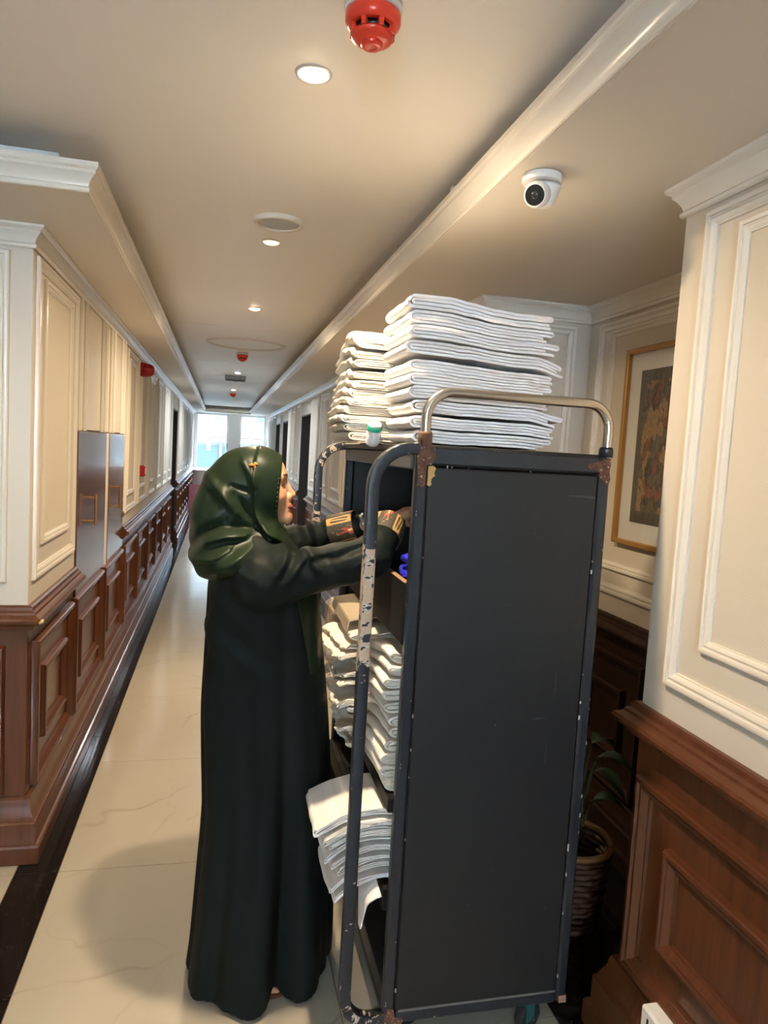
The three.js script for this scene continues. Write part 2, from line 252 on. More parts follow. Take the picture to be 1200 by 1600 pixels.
// ---------------------------------------------------------------- ceiling, soffits, crowns
const ceiling = structure('ceiling');
{
  const js = [ZB, -5.43, -7.82, -10.18, -12.55, -14.9, ZE];
  for (let i = 0; i + 1 < js.length; i++) part(ceiling, 'ceiling_panel', box(XW - 0.1, XN + 0.3, YC, YC + 0.05, js[i + 1] + 0.0015, js[i] - 0.0015, 0.003), M.ceilingHigh);
  part(ceiling, 'roof_slab', box(XW - 0.3, XN + 0.5, YC + 0.055, YC + 0.2, ZE - 0.3, ZB + 0.3, 0), M.grout);
  part(ceiling, 'soffit', box(XW, -0.4, YS, YS + 0.03, ZE, -2.25, 0.002), M.ceiling);
  part(ceiling, 'soffit', box(0.66, XN + 0.15, YS, YS + 0.03, ZE, ZB, 0.002), M.ceiling);
  part(ceiling, 'soffit', box(-0.4, 0.66, YS, YS + 0.03, ZE, -17.3, 0.002), M.ceiling);
  part(ceiling, 'cove_wall', box(XW, -0.513, YS + 0.03, YC, ZE, -2.42, 0.002), M.white);
  part(ceiling, 'cove_wall', box(0.80, XN + 0.15, YS + 0.03, YC, ZE, ZB, 0.002), M.ceiling);
  part(ceiling, 'cove_wall', box(-0.513, 0.80, YS + 0.03, YC, ZE, -17.42, 0.002), M.ceiling);
  const rose = [[0.30, 0], [0.30, -0.006], [0.31, -0.012], [0.325, -0.012], [0.335, -0.005], [0.337, 0]];
  part(ceiling, 'ceiling_ring', lathe(rose, 56).translate(0.18, YC, -6.3), M.ceiling);
}
const crownProf = [[0, 0], [0.004, 0], [0.007, 0.003], [0.007, 0.013], [0.003, 0.017], [0.006, 0.027], [0.013, 0.038], [0.022, 0.047], [0.026, 0.05], [0.026, 0.058], [0.03, 0.06], [0.033, 0.064], [0.033, 0.078], [0, 0.078]].map(p => [p[0], p[1] + YS]);
const wallCrownProf = [[0, 2.17], [0.006, 2.166], [0.011, 2.17], [0.012, 2.178], [0.006, 2.184], [0.009, 2.194], [0.018, 2.208], [0.027, 2.217], [0.027, 2.223], [0.035, 2.228], [0.04, 2.232], [0.041, 2.2398], [0, 2.2398]];
const t1 = structure('trim_1');
part(t1, 'soffit_crown', sweep(crownProf, [[XW, -2.25], [-0.4, -2.25], [-0.4, -17.3], [0.66, -17.3], [0.66, ZB]]), M.trim);
const t2 = structure('trim_2');
part(t2, 'wall_crown', sweep(wallCrownProf, [[XW, ZF], [XL, ZF], [XL, ZE]]), M.trim);
const t3 = structure('trim_3');
part(t3, 'wall_crown', sweep(wallCrownProf, [[XR, ZE], [XR, ZN], [XN, ZN], [XN, ZP], [XR, ZP], [XR, ZB]]), M.trim);

// ---------------------------------------------------------------- panelled walls
const creamProf = [[0, 0], [0.0005, 0.009], [0.004, 0.014], [0.010, 0.016], [0.016, 0.014], [0.018, 0.009], [0.021, 0.009], [0.026, 0.013], [0.033, 0.011], [0.038, 0.006], [0.041, 0.006], [0.042, 0]];
const creamThin = creamProf.map(p => [p[0] * 0.82, p[1] * 0.8]);
const woodProf = [[0, 0], [0.001, 0.018], [0.006, 0.026], [0.016, 0.028], [0.021, 0.022], [0.027, 0.022], [0.034, 0.017], [0.044, 0.009], [0.048, 0.009], [0.049, 0]];
const woodThin = woodProf.map(p => [p[0] * 0.86, p[1] * 0.8 + (p[1] > 0 ? 0.002 : 0)]);
const railProf = [[0, 0.85], [0.012, 0.846], [0.02, 0.85], [0.026, 0.862], [0.032, 0.868], [0.044, 0.872], [0.052, 0.878], [0.054, 0.888], [0.05, 0.896], [0.04, 0.9], [0.032, 0.905], [0.03, 0.913], [0.02, 0.918], [0.018, 0.93], [0.012, 0.935], [0, 0.935]];
const baseProf = [[0, 0], [0.058, 0], [0.06, 0.004], [0.06, 0.062], [0.056, 0.07], [0.048, 0.073], [0.046, 0.08], [0.046, 0.145], [0.042, 0.15], [0.036, 0.153], [0.034, 0.165], [0.026, 0.18], [0.02, 0.195], [0.018, 0.21], [0.014, 0.222], [0.006, 0.23], [0, 0.23]];
// one bay: cream frames above the rail, brown frames below
function upperBay(w, at, a0, a1, b0 = 1.015, b1 = 2.155, d = 0.115) {
  part(w, 'panel_moulding', frame(at, a0, a1, b0, b1, creamProf), M.trim);
  if (a1 - a0 > 2 * d + 0.16) {
    part(w, 'panel_moulding', frame(at, a0 + d, a1 - d, b0 + d, b1 - d + 0.06, creamThin), M.trim);
    const q = [at(a0 + d + 0.03, b0 + d + 0.03, -0.004), at(a1 - d - 0.03, b1 - d + 0.03, 0.0015)];
    part(w, 'wall_panel', box(...[0, 1, 2].flatMap(i => [Math.min(q[0][i], q[1][i]), Math.max(q[0][i], q[1][i])]), 0.0005), M.paper);
  }
}
function lowerBay(w, at, a0, a1, b0 = 0.243, b1 = 0.79, d = 0.13, mat = M.wood) {
  part(w, 'wainscot_moulding', frame(at, a0, a1, b0, b1, woodProf), mat);
  if (a1 - a0 > 2 * d + 0.1) { part(w, 'wainscot_moulding', frame(at, a0 + d, a1 - d, b0 + d, b1 - d, woodThin), mat); }
}
function wallBody(w, x0, x1, z0, z1, dx = 0, dz = 0) { // upper plaster and brown wainscot
  part(w, 'plaster', box(x0, x1, 0.9, YC, z0, z1, 0.002), M.paint);
  part(w, 'wainscot', box(x0, x1, -0.01, 0.9, z0, z1, 0.002), M.wood);
}
// left wall
const wallLeft = structure('wall_left');
const atL = (a, b, c) => [XL + c, b, -a], atF = (a, b, c) => [a, b, ZF + c];
wallBody(wallLeft, XW, XL, -3.49, ZF);
part(wallLeft, 'plaster', box(XW, XL, 1.57, YC, -5.1, -3.49, 0.002), M.paint);
part(wallLeft, 'plaster', box(XW, XL - 0.02, 0.78, 1.57, -5.1, -3.49, 0.002), M.paint);
part(wallLeft, 'wainscot', box(XW, XL, -0.01, 0.78, -5.1, -3.49, 0.002), M.wood);
wallBody(wallLeft, XW, XL, -9.97, -5.1);
part(wallLeft, 'plaster', box(XW, XL, 1.98, YC, -11.05, -9.97, 0.002), M.paint);
part(wallLeft, 'plaster', box(XW, XL - 0.16, -0.01, 1.98, -11.05, -9.97, 0.002), M.paint);
wallBody(wallLeft, XW, XL, ZE, -11.05);
upperBay(wallLeft, atL, 2.725, 3.43);
for (const [a0, a1] of [[3.51, 4.28], [4.43, 5.06]]) for (const a of [a0, a0 + 0.12, a1 - 0.16, a1 - 0.042]) part(wallLeft, 'panel_moulding', merged([box(XL - 0.002, XL + 0.015, 1.563, 2.172, -a - 0.03, -a - 0.008, 0.005), box(XL - 0.002, XL + 0.009, 1.563, 2.172, -a - 0.042, -a, 0.003)]), M.trim);
const bays = (w, at, from, to, n) => { const s = (to - from) / n; for (let i = 0; i < n; i++) { upperBay(w, at, from + i * s + 0.07, from + (i + 1) * s - 0.07); lowerBay(w, at, from + i * s + 0.04, from + (i + 1) * s - 0.04); } };
bays(wallLeft, atL, 5.12, 9.95, 6); bays(wallLeft, atL, 11.08, 17.4, 8);
lowerBay(wallLeft, atL, 2.74, 3.4); lowerBay(wallLeft, atL, 3.46, 4.24); lowerBay(wallLeft, atL, 4.3, 5.06);
upperBay(wallLeft, atF, -1.42, -0.715); upperBay(wallLeft, atF, -2.3, -1.56); upperBay(wallLeft, atF, -3.15, -2.44);
lowerBay(wallLeft, atF, -1.42, -0.715); lowerBay(wallLeft, atF, -2.3, -1.56); lowerBay(wallLeft, atF, -3.15, -2.44);
const t4 = structure('trim_4');
part(t4, 'chair_rail', sweep(railProf, [[XW, ZF], [XL, ZF], [XL, -3.49]]), M.wood);
part(t4, 'chair_rail', sweep(railProf, [[XL, -5.1], [XL, -9.97]]), M.wood);
part(t4, 'chair_rail', sweep(railProf, [[XL, -11.05], [XL, ZE]]), M.wood);
part(t4, 'chipped_corner', fromTris((() => { const g = new THREE.IcosahedronGeometry(0.011, 1), p = g.attributes.position, o = []; for (let i = 0; i < p.count; i++) o.push(p.getX(i) * 0.7 + XL + 0.052, p.getY(i) * 0.75 + 0.884, p.getZ(i) * 2.2 + ZF + 0.036 + 0.006 * N3(p.getX(i) * 200, p.getY(i) * 200, 1)); return o; })(), 0), std({ rgb: [0.62, 0.44, 0.22], roughness: 0.8 }), 'bare pale wood where the rail corner is chipped');
const b1 = structure('baseboard_left');
part(b1, 'baseboard', sweep(baseProf, [[XW, ZF], [XL, ZF], [XL, -9.97]]), M.wood);
part(b1, 'baseboard', sweep(baseProf, [[XL, -11.05], [XL, ZE]]), M.wood);
// dark doors set into the walls
function recessDoor(name, side, z0, z1) {
  const d = structure(name), X = side < 0 ? XL : XR, s = side;
  const bx = (c0, c1, y0, y1, a, b) => { const u = X + s * c0, v = X + s * c1; return box(Math.min(u, v), Math.max(u, v), y0, y1, a, b, 0.003); };
  part(d, 'door_leaf', bx(0.11, 0.155, 0.004, 1.955, z0 + 0.03, z1 - 0.03), M.darkWood);
  part(d, 'jamb', bx(-0.004, 0.15, 0, 1.98, z0, z0 + 0.03), M.darkWood); part(d, 'jamb', bx(-0.004, 0.15, 0, 1.98, z1 - 0.03, z1), M.darkWood);
  part(d, 'lintel', bx(-0.004, 0.15, 1.955, 1.98, z0 + 0.03, z1 - 0.03), M.darkWood);
  part(d, 'door_handle', bx(0.06, 0.085, 0.98, 1.0, z1 - 0.2, z1 - 0.08), M.brass);
  part(d, 'door_handle', bx(0.08, 0.112, 0.975, 1.005, z1 - 0.12, z1 - 0.09), M.brass);
}
recessDoor('door_1', -1, -11.05, -9.97);
for (const [n, a, b] of [[2, -10.05, -9.0], [3, -13.1, -12.1], [4, -14.75, -13.75]]) recessDoor('door_' + n, 1, a, b);
// right wall of the corridor beyond the niche
const wallRight = structure('wall_right'), atR = (a, b, c) => [XR - c, b, -a];
const rightRuns = [[2.95, 9.0, 7], [10.05, 12.1, 3], [13.1, 13.75, 1], [14.75, 17.6, 4]];
for (const [a, b, n] of rightRuns) { wallBody(wallRight, XR, XN + 0.2, -b, -a); bays(wallRight, atR, a + 0.02, b - 0.02, n); }
for (const [a, b] of [[9.0, 10.05], [12.1, 13.1], [13.75, 14.75]]) { part(wallRight, 'plaster', box(XR, XN + 0.2, 1.98, YC, -b, -a, 0.002), M.paint); part(wallRight, 'plaster', box(XR + 0.16, XN + 0.2, -0.01, 1.98, -b, -a, 0.002), M.paint); }
const t5 = structure('trim_5'), b2 = structure('baseboard_right');
const railRuns = [[[XR, ZE], [XR, -14.75]], [[XR, -13.75], [XR, -13.1]], [[XR, -12.1], [XR, -10.05]], [[XR, -9.0], [XR, ZN], [XR + 0.12, ZN]], [[XN, ZP], [XR, ZP], [XR, ZB]]];
for (const r of railRuns) { part(t5, 'chair_rail', sweep(railProf, r), M.wood); part(b2, 'baseboard', sweep(baseProf, r), M.wood); }
for (const [s, pr, n] of [[t5, railProf, 'chair_rail'], [b2, baseProf, 'baseboard']]) part(s, n, sweep(pr, [[XR + 0.12, ZN], [XN, ZN], [XN, ZP]]), M.shadedNicheWood);
// the niche and the near pier
const wallNiche = structure('wall_niche');
part(wallNiche, 'plaster', box(XN, XN + 0.2, 0.9, YC, ZN, ZP, 0.002), M.paint);
part(wallNiche, 'wainscot', box(XN, XN + 0.2, -0.01, 0.9, ZN, ZP, 0.002), M.shadedNicheWood);
const atNB = (a, b, c) => [a, b, ZN + c], atNS = (a, b, c) => [XN - c, b, -a];
upperBay(wallNiche, atNB, 1.17, 1.53); upperBay(wallNiche, atNS, 1.69, 2.86, 1.015, 2.155, 0.1);
for (const [at, a, b] of [[atNB, 1.17, 1.53], [atNS, 1.7, 2.25], [atNS, 2.31, 2.86]]) lowerBay(wallNiche, at, a, b, 0.243, 0.79, 0.13, M.shadedNicheWood);
part(wallNiche, 'wainscot', box(XR + 0.01, XN, -0.01, 0.9, ZN - 0.05, ZN + 0.003, 0.001), M.shadedNicheWood);
const wallPier = structure('wall_pier');
wallBody(wallPier, XR, XN + 0.2, ZP, ZB);
upperBay(wallPier, atR, 0.42, 1.51); upperBay(wallPier, atR, -0.85, 0.28); upperBay(wallPier, atR, -2.1, -1.0); 
lowerBay(wallPier, atR, 0.42, 1.565, 0.24, 0.76); lowerBay(wallPier, atR, -0.85, 0.36); lowerBay(wallPier, atR, -2.1, -0.92);
// lobby behind the camera: side wall and a back wall with a wide window
const wallLobby = structure('wall_lobby');
part(wallLobby, 'plaster', box(XW - 0.2, XW, -0.01, YC, ZF, ZB, 0.002), M.paint);
const wallBack = structure('wall_back');
const BW = { x0: -1.35, x1: -0.5, y0: 1.05, y1: 2.2 };
part(wallBack, 'plaster', box(XW, XR, -0.01, BW.y0, ZB, ZB + 0.2, 0.002), M.paint);
part(wallBack, 'plaster', box(XW, XR, BW.y1, YC, ZB, ZB + 0.2, 0.002), M.paint);
part(wallBack, 'plaster', box(XW, BW.x0, BW.y0, BW.y1, ZB, ZB + 0.2, 0.002), M.paint);
part(wallBack, 'plaster', box(BW.x1, XR, BW.y0, BW.y1, ZB, ZB + 0.2, 0.002), M.paint);
function windowUnit(name, x0, x1, y0, y1, zf, mullions = []) {
  const w = structure(name), f = 0.045;
  for (const g of [box(x0, x0 + f, y0, y1, zf, zf + 0.06), box(x1 - f, x1, y0, y1, zf, zf + 0.06), box(x0 + f, x1 - f, y0, y0 + f, zf, zf + 0.06), box(x0 + f, x1 - f, y1 - f, y1, zf, zf + 0.06)]) part(w, 'window_frame', g, M.white);
  for (const m of mullions) part(w, 'window_frame', box(m - 0.02, m + 0.02, y0 + f, y1 - f, zf, zf + 0.06), M.white);
  part(w, 'pane', box(x0 + f, x1 - f, y0 + f, y1 - f, zf + 0.025, zf + 0.031, 0), M.glassPane);
  return w;
}
windowUnit('window_3', BW.x0, BW.x1, BW.y0, BW.y1, ZB + 0.08, [-0.9]);
// far end of the corridor: two tall windows
const wallEnd = structure('wall_end');
const EW = [[-0.6, 0.17], [0.43, 1.06]], ey0 = 0.86, ey1 = 2.235;
part(wallEnd, 'plaster', box(XW, XN + 0.2, -0.01, ey0, ZE - 0.25, ZE, 0.002), M.white);
part(wallEnd, 'plaster', box(XW, XN + 0.2, ey1, YC, ZE - 0.25, ZE, 0.002), M.white);
part(wallEnd, 'plaster', box(XW, EW[0][0], ey0, ey1, ZE - 0.25, ZE, 0.002), M.white);
part(wallEnd, 'mullion_pier', box(EW[0][1], EW[1][0], ey0, ey1, ZE - 0.25, ZE, 0.002), M.white);
part(wallEnd, 'plaster', box(EW[1][1], XN + 0.2, ey0, ey1, ZE - 0.25, ZE, 0.002), M.white);
part(wallEnd, 'window_sill', box(EW[0][0] - 0.03, EW[1][1] + 0.03, ey0 - 0.03, ey0, ZE, ZE + 0.09, 0.004), M.white);
const w1 = windowUnit('window_1', EW[0][0], EW[0][1], ey0, ey1, ZE - 0.14), w2 = windowUnit('window_2', EW[1][0], EW[1][1], ey0, ey1, ZE - 0.14);
part(w1, 'window_handle', box(0.138, 0.152, 1.38, 1.52, ZE - 0.08, ZE - 0.055, 0.003), M.black); part(w2, 'window_handle', box(0.45, 0.464, 1.38, 1.52, ZE - 0.08, ZE - 0.055, 0.003), M.black);

// unseen storeys added above the corridor to keep sky light off the street
const upper = structure('added_storeys');
part(upper, 'added_outer_wall', box(-60, 60, YC + 0.22, 16, ZE - 0.25, ZB + 0.2, 0.01), std({ rgb: [0.13, 0.13, 0.13], roughness: 0.9 }));
const street = structure('street');
part(street, 'added_pavement', box(-60, 60, -9.3, -9, -27, ZE - 0.25, 0.01), std({ rgb: [0.42, 0.42, 0.41], roughness: 0.9 }));  // unseen ground, added to stop sky light from below and bounce daylight up
part(upper, 'lower_outer_wall', box(-60, 60, -9, -0.17, ZE - 0.25, ZE - 0.05, 0.01), std({ rgb: [0.4, 0.4, 0.4], roughness: 0.9 }));
// ---------------------------------------------------------------- building across the street
{
  const Z = -27, b = thing('building', 'pale building across the street seen through the end windows', 'building', [0.3, -9, Z]);
  const wallM = std({ rgb: [0.115, 0.128, 0.14], roughness: 0.9 }), blueM = std({ rgb: [0.045, 0.077, 0.097], roughness: 0.7 }), redM = std({ rgb: [0.145, 0.07, 0.064], roughness: 0.8 }), frM = std({ rgb: [0.165, 0.178, 0.19], roughness: 0.7 });
  part(b, 'facade', box(-60, 60, -9, 4.4, Z - 1, Z, 0.01), wallM);
  for (let x = -3.6; x < 4.5; x += 1.6) { part(b, 'window', box(x, x + 1.0, 2.25, 3.7, Z, Z + 0.05), frM); part(b, 'pane', box(x + 0.08, x + 0.46, 2.33, 3.62, Z + 0.05, Z + 0.06, 0.002), blueM); part(b, 'pane', box(x + 0.54, x + 0.92, 2.33, 3.62, Z + 0.05, Z + 0.06, 0.002), blueM); }
  part(b, 'eave', box(-60, 60, 1.72, 1.98, Z, Z + 0.7, 0.02), redM);
  part(b, 'gutter', box(-60, 60, 1.55, 1.72, Z, Z + 0.6, 0.02), frM);
  for (let x = -3.7; x < 4.5; x += 1.25) { part(b, 'shopfront_pane', box(x, x + 1.15, -0.4, 1.4, Z, Z + 0.05, 0.004), blueM); part(b, 'post', box(x + 1.15, x + 1.25, -0.4, 1.5, Z, Z + 0.12, 0.01), frM); }
  part(b, 'air_conditioner', box(1.5, 2.4, 2.45, 3.05, Z + 0.06, Z + 0.45, 0.03), frM);
}

// ---------------------------------------------------------------- ceiling lamps
const COOL = new THREE.Color().setRGB(0.84, 0.92, 1.0);
const ringM = std({ rgb: [0.7, 0.7, 0.7], metalness: 0.6, roughness: 0.3 });
const lampOn = (c, k) => { const m = std({ rgb: [0.9, 0.88, 0.84], roughness: 0.5 }); m.emissive.copy(c); m.emissiveIntensity = k; return m; };
const lensOff = std({ rgb: [0.75, 0.78, 0.82], roughness: 0.15 });
function downlight(x, z, label, on, color, candela, glow) {
  const t = thing('downlight', label, 'ceiling light', [x, YC, z], null);
  delete t.userData.group;
  part(t, 'trim_ring', lathe([[0.0345, -0.001], [0.0345, -0.003], [0.0365, -0.0045], [0.041, -0.0035], [0.043, 0]], 40).translate(x, YC, z), ringM);
  part(t, 'lens', lathe([[0.0005, -0.0125], [0.012, -0.012], [0.022, -0.0102], [0.0295, -0.007], [0.0342, -0.0025], [0.0342, 0]], 32).translate(x, YC, z), on ? lampOn(color, glow) : lensOff);
  if (on && candela > 0) {
    const s = new THREE.SpotLight(color, candela, 0, 1.52, 1.0, 2); s.position.set(x, YC - 0.0145, z); s.target.position.set(x, 0, z);
    s.castShadow = true; s.shadow.radius = 1.5; s.shadow.mapSize.set(1024, 1024); s.shadow.camera.near = 0.02; s.name = 'downlight_beam'; scene.add(s, s.target);
  }
}
downlight(0.175, -1.7, 'bright warm round downlight beside the near red smoke alarm', true, WARM, 9.8, 22);
downlight(0.175, -3.1, 'round downlight with a chrome ring just beyond the round ceiling speaker', true, WARM, 4.0, 0.9);
downlight(0.176, -4.63, 'warm lit downlight in mid corridor, before the plaster ceiling ring', true, WARM, 11, 22);
downlight(0.172, -7.5, 'dim downlight just past the second red smoke alarm', false);
downlight(0.168, -8.9, 'lit downlight before the dark ceiling vent', true, COOL, 11, 14);
downlight(0.165, -10.2, 'dim downlight just past the dark ceiling vent', false);
downlight(0.168, -11.8, 'farthest lit downlight, over the last red smoke alarm', true, COOL, 11, 18);
// lamps of the lobby behind the camera
downlight(0.175, -0.25, 'warm downlight over the camera, out of the frame', true, WARM, 0.5, 22);
downlight(-1.5, -0.9, 'warm downlight in the lobby ceiling, left of the camera', true, WARM, 1.4, 22);

// ceiling speaker
{
  const t = thing('ceiling_speaker', 'round grey ceiling speaker grille with a cream rim', 'speaker', [0.184, YC, -2.81]);
  part(t, 'rim', lathe([[0.076, -0.001], [0.077, -0.012], [0.082, -0.0175], [0.090, -0.016], [0.096, -0.009], [0.098, 0]], 48).translate(0.184, YC, -2.81), M.ceiling);
  const dots = valueTex(128, 128, (u, v) => { const a = Math.hypot(((u * 16) % 1) - 0.5, ((v * 16) % 1) - 0.5); return a < 0.3 ? 0 : 1; }, 10);
  part(t, 'grille', uvBox(lathe([[0.0005, -0.013], [0.04, -0.0125], [0.07, -0.0105], [0.077, -0.009], [0.077, 0]], 48)).translate(0.184, YC, -2.81), std({ rgb: [0.56, 0.60, 0.63], roughness: 0.6, bumpMap: dots, bumpScale: 0.001 }));
}
// red smoke alarm sounders
function smokeAlarm(x, z, label) {
  const t = thing('smoke_alarm', label, 'smoke alarm', [x, YC, z]);
  part(t, 'base', lathe([[0.0005, 0], [0.055, 0], [0.056, -0.012], [0.052, -0.018], [0.0005, -0.018]], 40).translate(x, YC, z), M.white, 'white mounting base');
  part(t, 'body', lathe([[0.0005, -0.018], [0.05, -0.018], [0.0535, -0.022], [0.0535, -0.034], [0.051, -0.040], [0.046, -0.044], [0.044, -0.045], [0.0005, -0.045]], 40).translate(x, YC, z), M.red);
  // slotted band: fins round a dark core, then the nose
  part(t, 'sensor_core', lathe([[0.0005, -0.044], [0.038, -0.044], [0.034, -0.058], [0.0005, -0.058]], 32).translate(x, YC, z), M.black, 'dark opening behind the slots');
  const fins = []; for (let k = 0; k < 8; k++) { const g = box(-0.005, 0.005, -0.0585, -0.0435, 0.028, 0.045, 0.001).rotateY(k * Math.PI / 4 + 0.2); fins.push(g); }
  part(t, 'fins', merged(fins).translate(x, YC, z), M.red);
  part(t, 'ring', lathe([[0.022, -0.056], [0.040, -0.056], [0.0415, -0.060], [0.038, -0.066], [0.028, -0.071], [0.021, -0.072]], 40).translate(x, YC, z), M.red);
  part(t, 'nose', lathe([[0.021, -0.064], [0.0215, -0.075], [0.018, -0.079], [0.010, -0.080], [0.009, -0.078], [0.0005, -0.078]], 32).translate(x, YC, z), M.red);
}
smokeAlarm(0.254, -1.41, 'red slotted smoke alarm nearest the camera, above the bright downlight');
smokeAlarm(0.168, -6.95, 'small red smoke alarm just beyond the plaster ceiling ring');
smokeAlarm(0.168, -12.4, 'farthest red smoke alarm near the corridor end');
{ // dark vent
  const t = thing('ceiling_vent', 'small dark rectangular ceiling vent far down the corridor', 'vent', [0.15, YC, -9.4]);
  part(t, 'frame', frame((a, b, c) => [a, YC - c, b], 0.02, 0.28, -9.52, -9.28, [[0, 0], [0.002, 0.05], [0.012, 0.055], [0.02, 0.05], [0.022, 0.01]]), std({ rgb: [0.2, 0.2, 0.2], roughness: 0.6 }));
  for (let k = 0; k < 5; k++) part(t, 'slat', box(0.042, 0.258, YC - 0.045, YC - 0.005, -9.49 + k * 0.044, -9.482 + k * 0.044, 0.001), M.black);
  part(t, 'backing', box(0.03, 0.27, YC - 0.006, YC - 0.0002, -9.51, -9.29, 0.001), M.black);
}
{ // turret camera
  const c = [0.738, YS, -1.662], t = thing('security_camera', 'white turret security camera with a black lens under the right soffit', 'camera', c);
  part(t, 'base', lathe([[0.0005, 0], [0.047, 0], [0.0485, -0.003], [0.0485, -0.016], [0.046, -0.021], [0.0005, -0.021]], 44).translate(...c), M.white);
  const sh = lathe([[0.0005, -0.02], [0.045, -0.02], [0.044, -0.03], [0.036, -0.052], [0.028, -0.066], [0.018, -0.072], [0.0005, -0.073]], 44);
  sh.scale(0.86, 1, 0.86).translate(c[0] + 0.010, c[1], c[2] - 0.004); part(t, 'shroud', sh, M.white);
  // eyeball looks down the corridor towards the camera's left
  const e = new THREE.Vector3(c[0] - 0.014, c[1] - 0.050, c[2] + 0.012), d = new THREE.Vector3(-0.62, -0.38, 0.69).normalize(), q = new THREE.Quaternion().setFromUnitVectors(new THREE.Vector3(0, 1, 0), d);
  const put = (g) => { g.applyQuaternion(q); return g.translate(e.x, e.y, e.z); };
  const ball = part(t, 'eyeball', put(lathe([[0.0005, -0.03], [0.02, -0.026], [0.029, -0.014], [0.0315, 0], [0.031, 0.012], [0.028, 0.022], [0.0245, 0.0265], [0.0235, 0.024]], 44)), M.white);
  part(ball, 'lens_window', put(lathe([[0.0005, 0.0245], [0.0215, 0.024], [0.0238, 0.0235], [0.0238, 0.018]], 40)).translate(-0, 0, 0), M.black, 'black round lens window');
  part(ball, 'lens', put(lathe([[0.0005, 0.0275], [0.005, 0.027], [0.0085, 0.0255], [0.009, 0.0235], [0.009, 0.02]], 24)), std({ rgb: [0.05, 0.055, 0.06], roughness: 0.08, metalness: 0.4 }));
}
{ // stub of cable in the right cove
  const t = thing('cable_end', 'short grey cable end poking up from the right cove', 'cable', [0.655, 2.32, -2.09]);
  part(t, 'wire', tube([[0.70, 2.27, -2.12], [0.672, 2.30, -2.1], [0.655, 2.327, -2.085], [0.640, 2.34, -2.075]], 0.004, 16, 8), std({ rgb: [0.4, 0.4, 0.42], roughness: 0.5 }));
  part(t, 'plug', box(0.634, 0.652, 2.328, 2.342, -2.086, -2.066, 0.003), std({ rgb: [0.5, 0.5, 0.52], roughness: 0.4 }));
}
{ // wall sounder and call point
  const t = thing('fire_sounder', 'red round fire sounder high on the left wall', 'fire alarm', [XL, 2.09, -6.05]);
  part(t, 'body', lathe([[0.0005, 0], [0.055, 0], [0.056, 0.03], [0.052, 0.06], [0.045, 0.085], [0.03, 0.1], [0.0005, 0.102]], 36).rotateZ(-Math.PI / 2).translate(XL, 2.09, -6.05), M.redDark);
  part(t, 'backplate', box(XL - 0.001, XL + 0.02, 2.035, 2.145, -6.11, -5.99, 0.004), M.redDark);
  const c = thing('call_point', 'small square red fire call point on the left wall, below the sounder', 'fire alarm', [XL, 1.28, -6.05]);
  part(c, 'housing', box(XL - 0.001, XL + 0.055, 1.235, 1.325, -6.095, -6.005, 0.008), M.redDark);
  part(c, 'button_plate', box(XL + 0.05, XL + 0.058, 1.255, 1.305, -6.078, -6.022, 0.003), M.white, 'pale push plate');
}
{ // cabinet doors in the left wall
  const t = thing('wall_cabinet', 'glossy brown two-door cupboard set flush in the left wall', 'cupboard', [XL, 0.785, -4.29]);
  const doors = [[-4.315, -3.495], [-5.095, -4.425]];
  for (const [a, b] of doors) {
    const d = part(t, 'door', box(XL - 0.016, XL + 0.008, 0.787, 1.562, a, b, 0.003), M.woodDoor);
    const hz = a < -4.5 ? -4.67 : -3.79, X = XL + 0.008, hy = 1.175;
    part(d, 'handle', merged([tube([[X + 0.034, hy - 0.078, hz], [X + 0.034, hy, hz], [X + 0.034, hy + 0.078, hz]], 0.0075, 8, 10), tube([[X - 0.002, hy - 0.06, hz], [X + 0.018, hy - 0.06, hz], [X + 0.034, hy - 0.06, hz]], 0.006, 6, 8), tube([[X - 0.002, hy + 0.06, hz], [X + 0.018, hy + 0.06, hz], [X + 0.034, hy + 0.06, hz]], 0.006, 6, 8)]), M.brass, 'brass bar handle');
  }
  part(t, 'stile', box(XL - 0.018, XL + 0.006, 0.787, 1.562, -4.42, -4.32, 0.002), M.paint, 'cream strip between the doors');
  part(t, 'hinge', box(XL + 0.006, XL + 0.016, 1.0, 1.04, -5.112, -5.092, 0.003), M.brass);
}
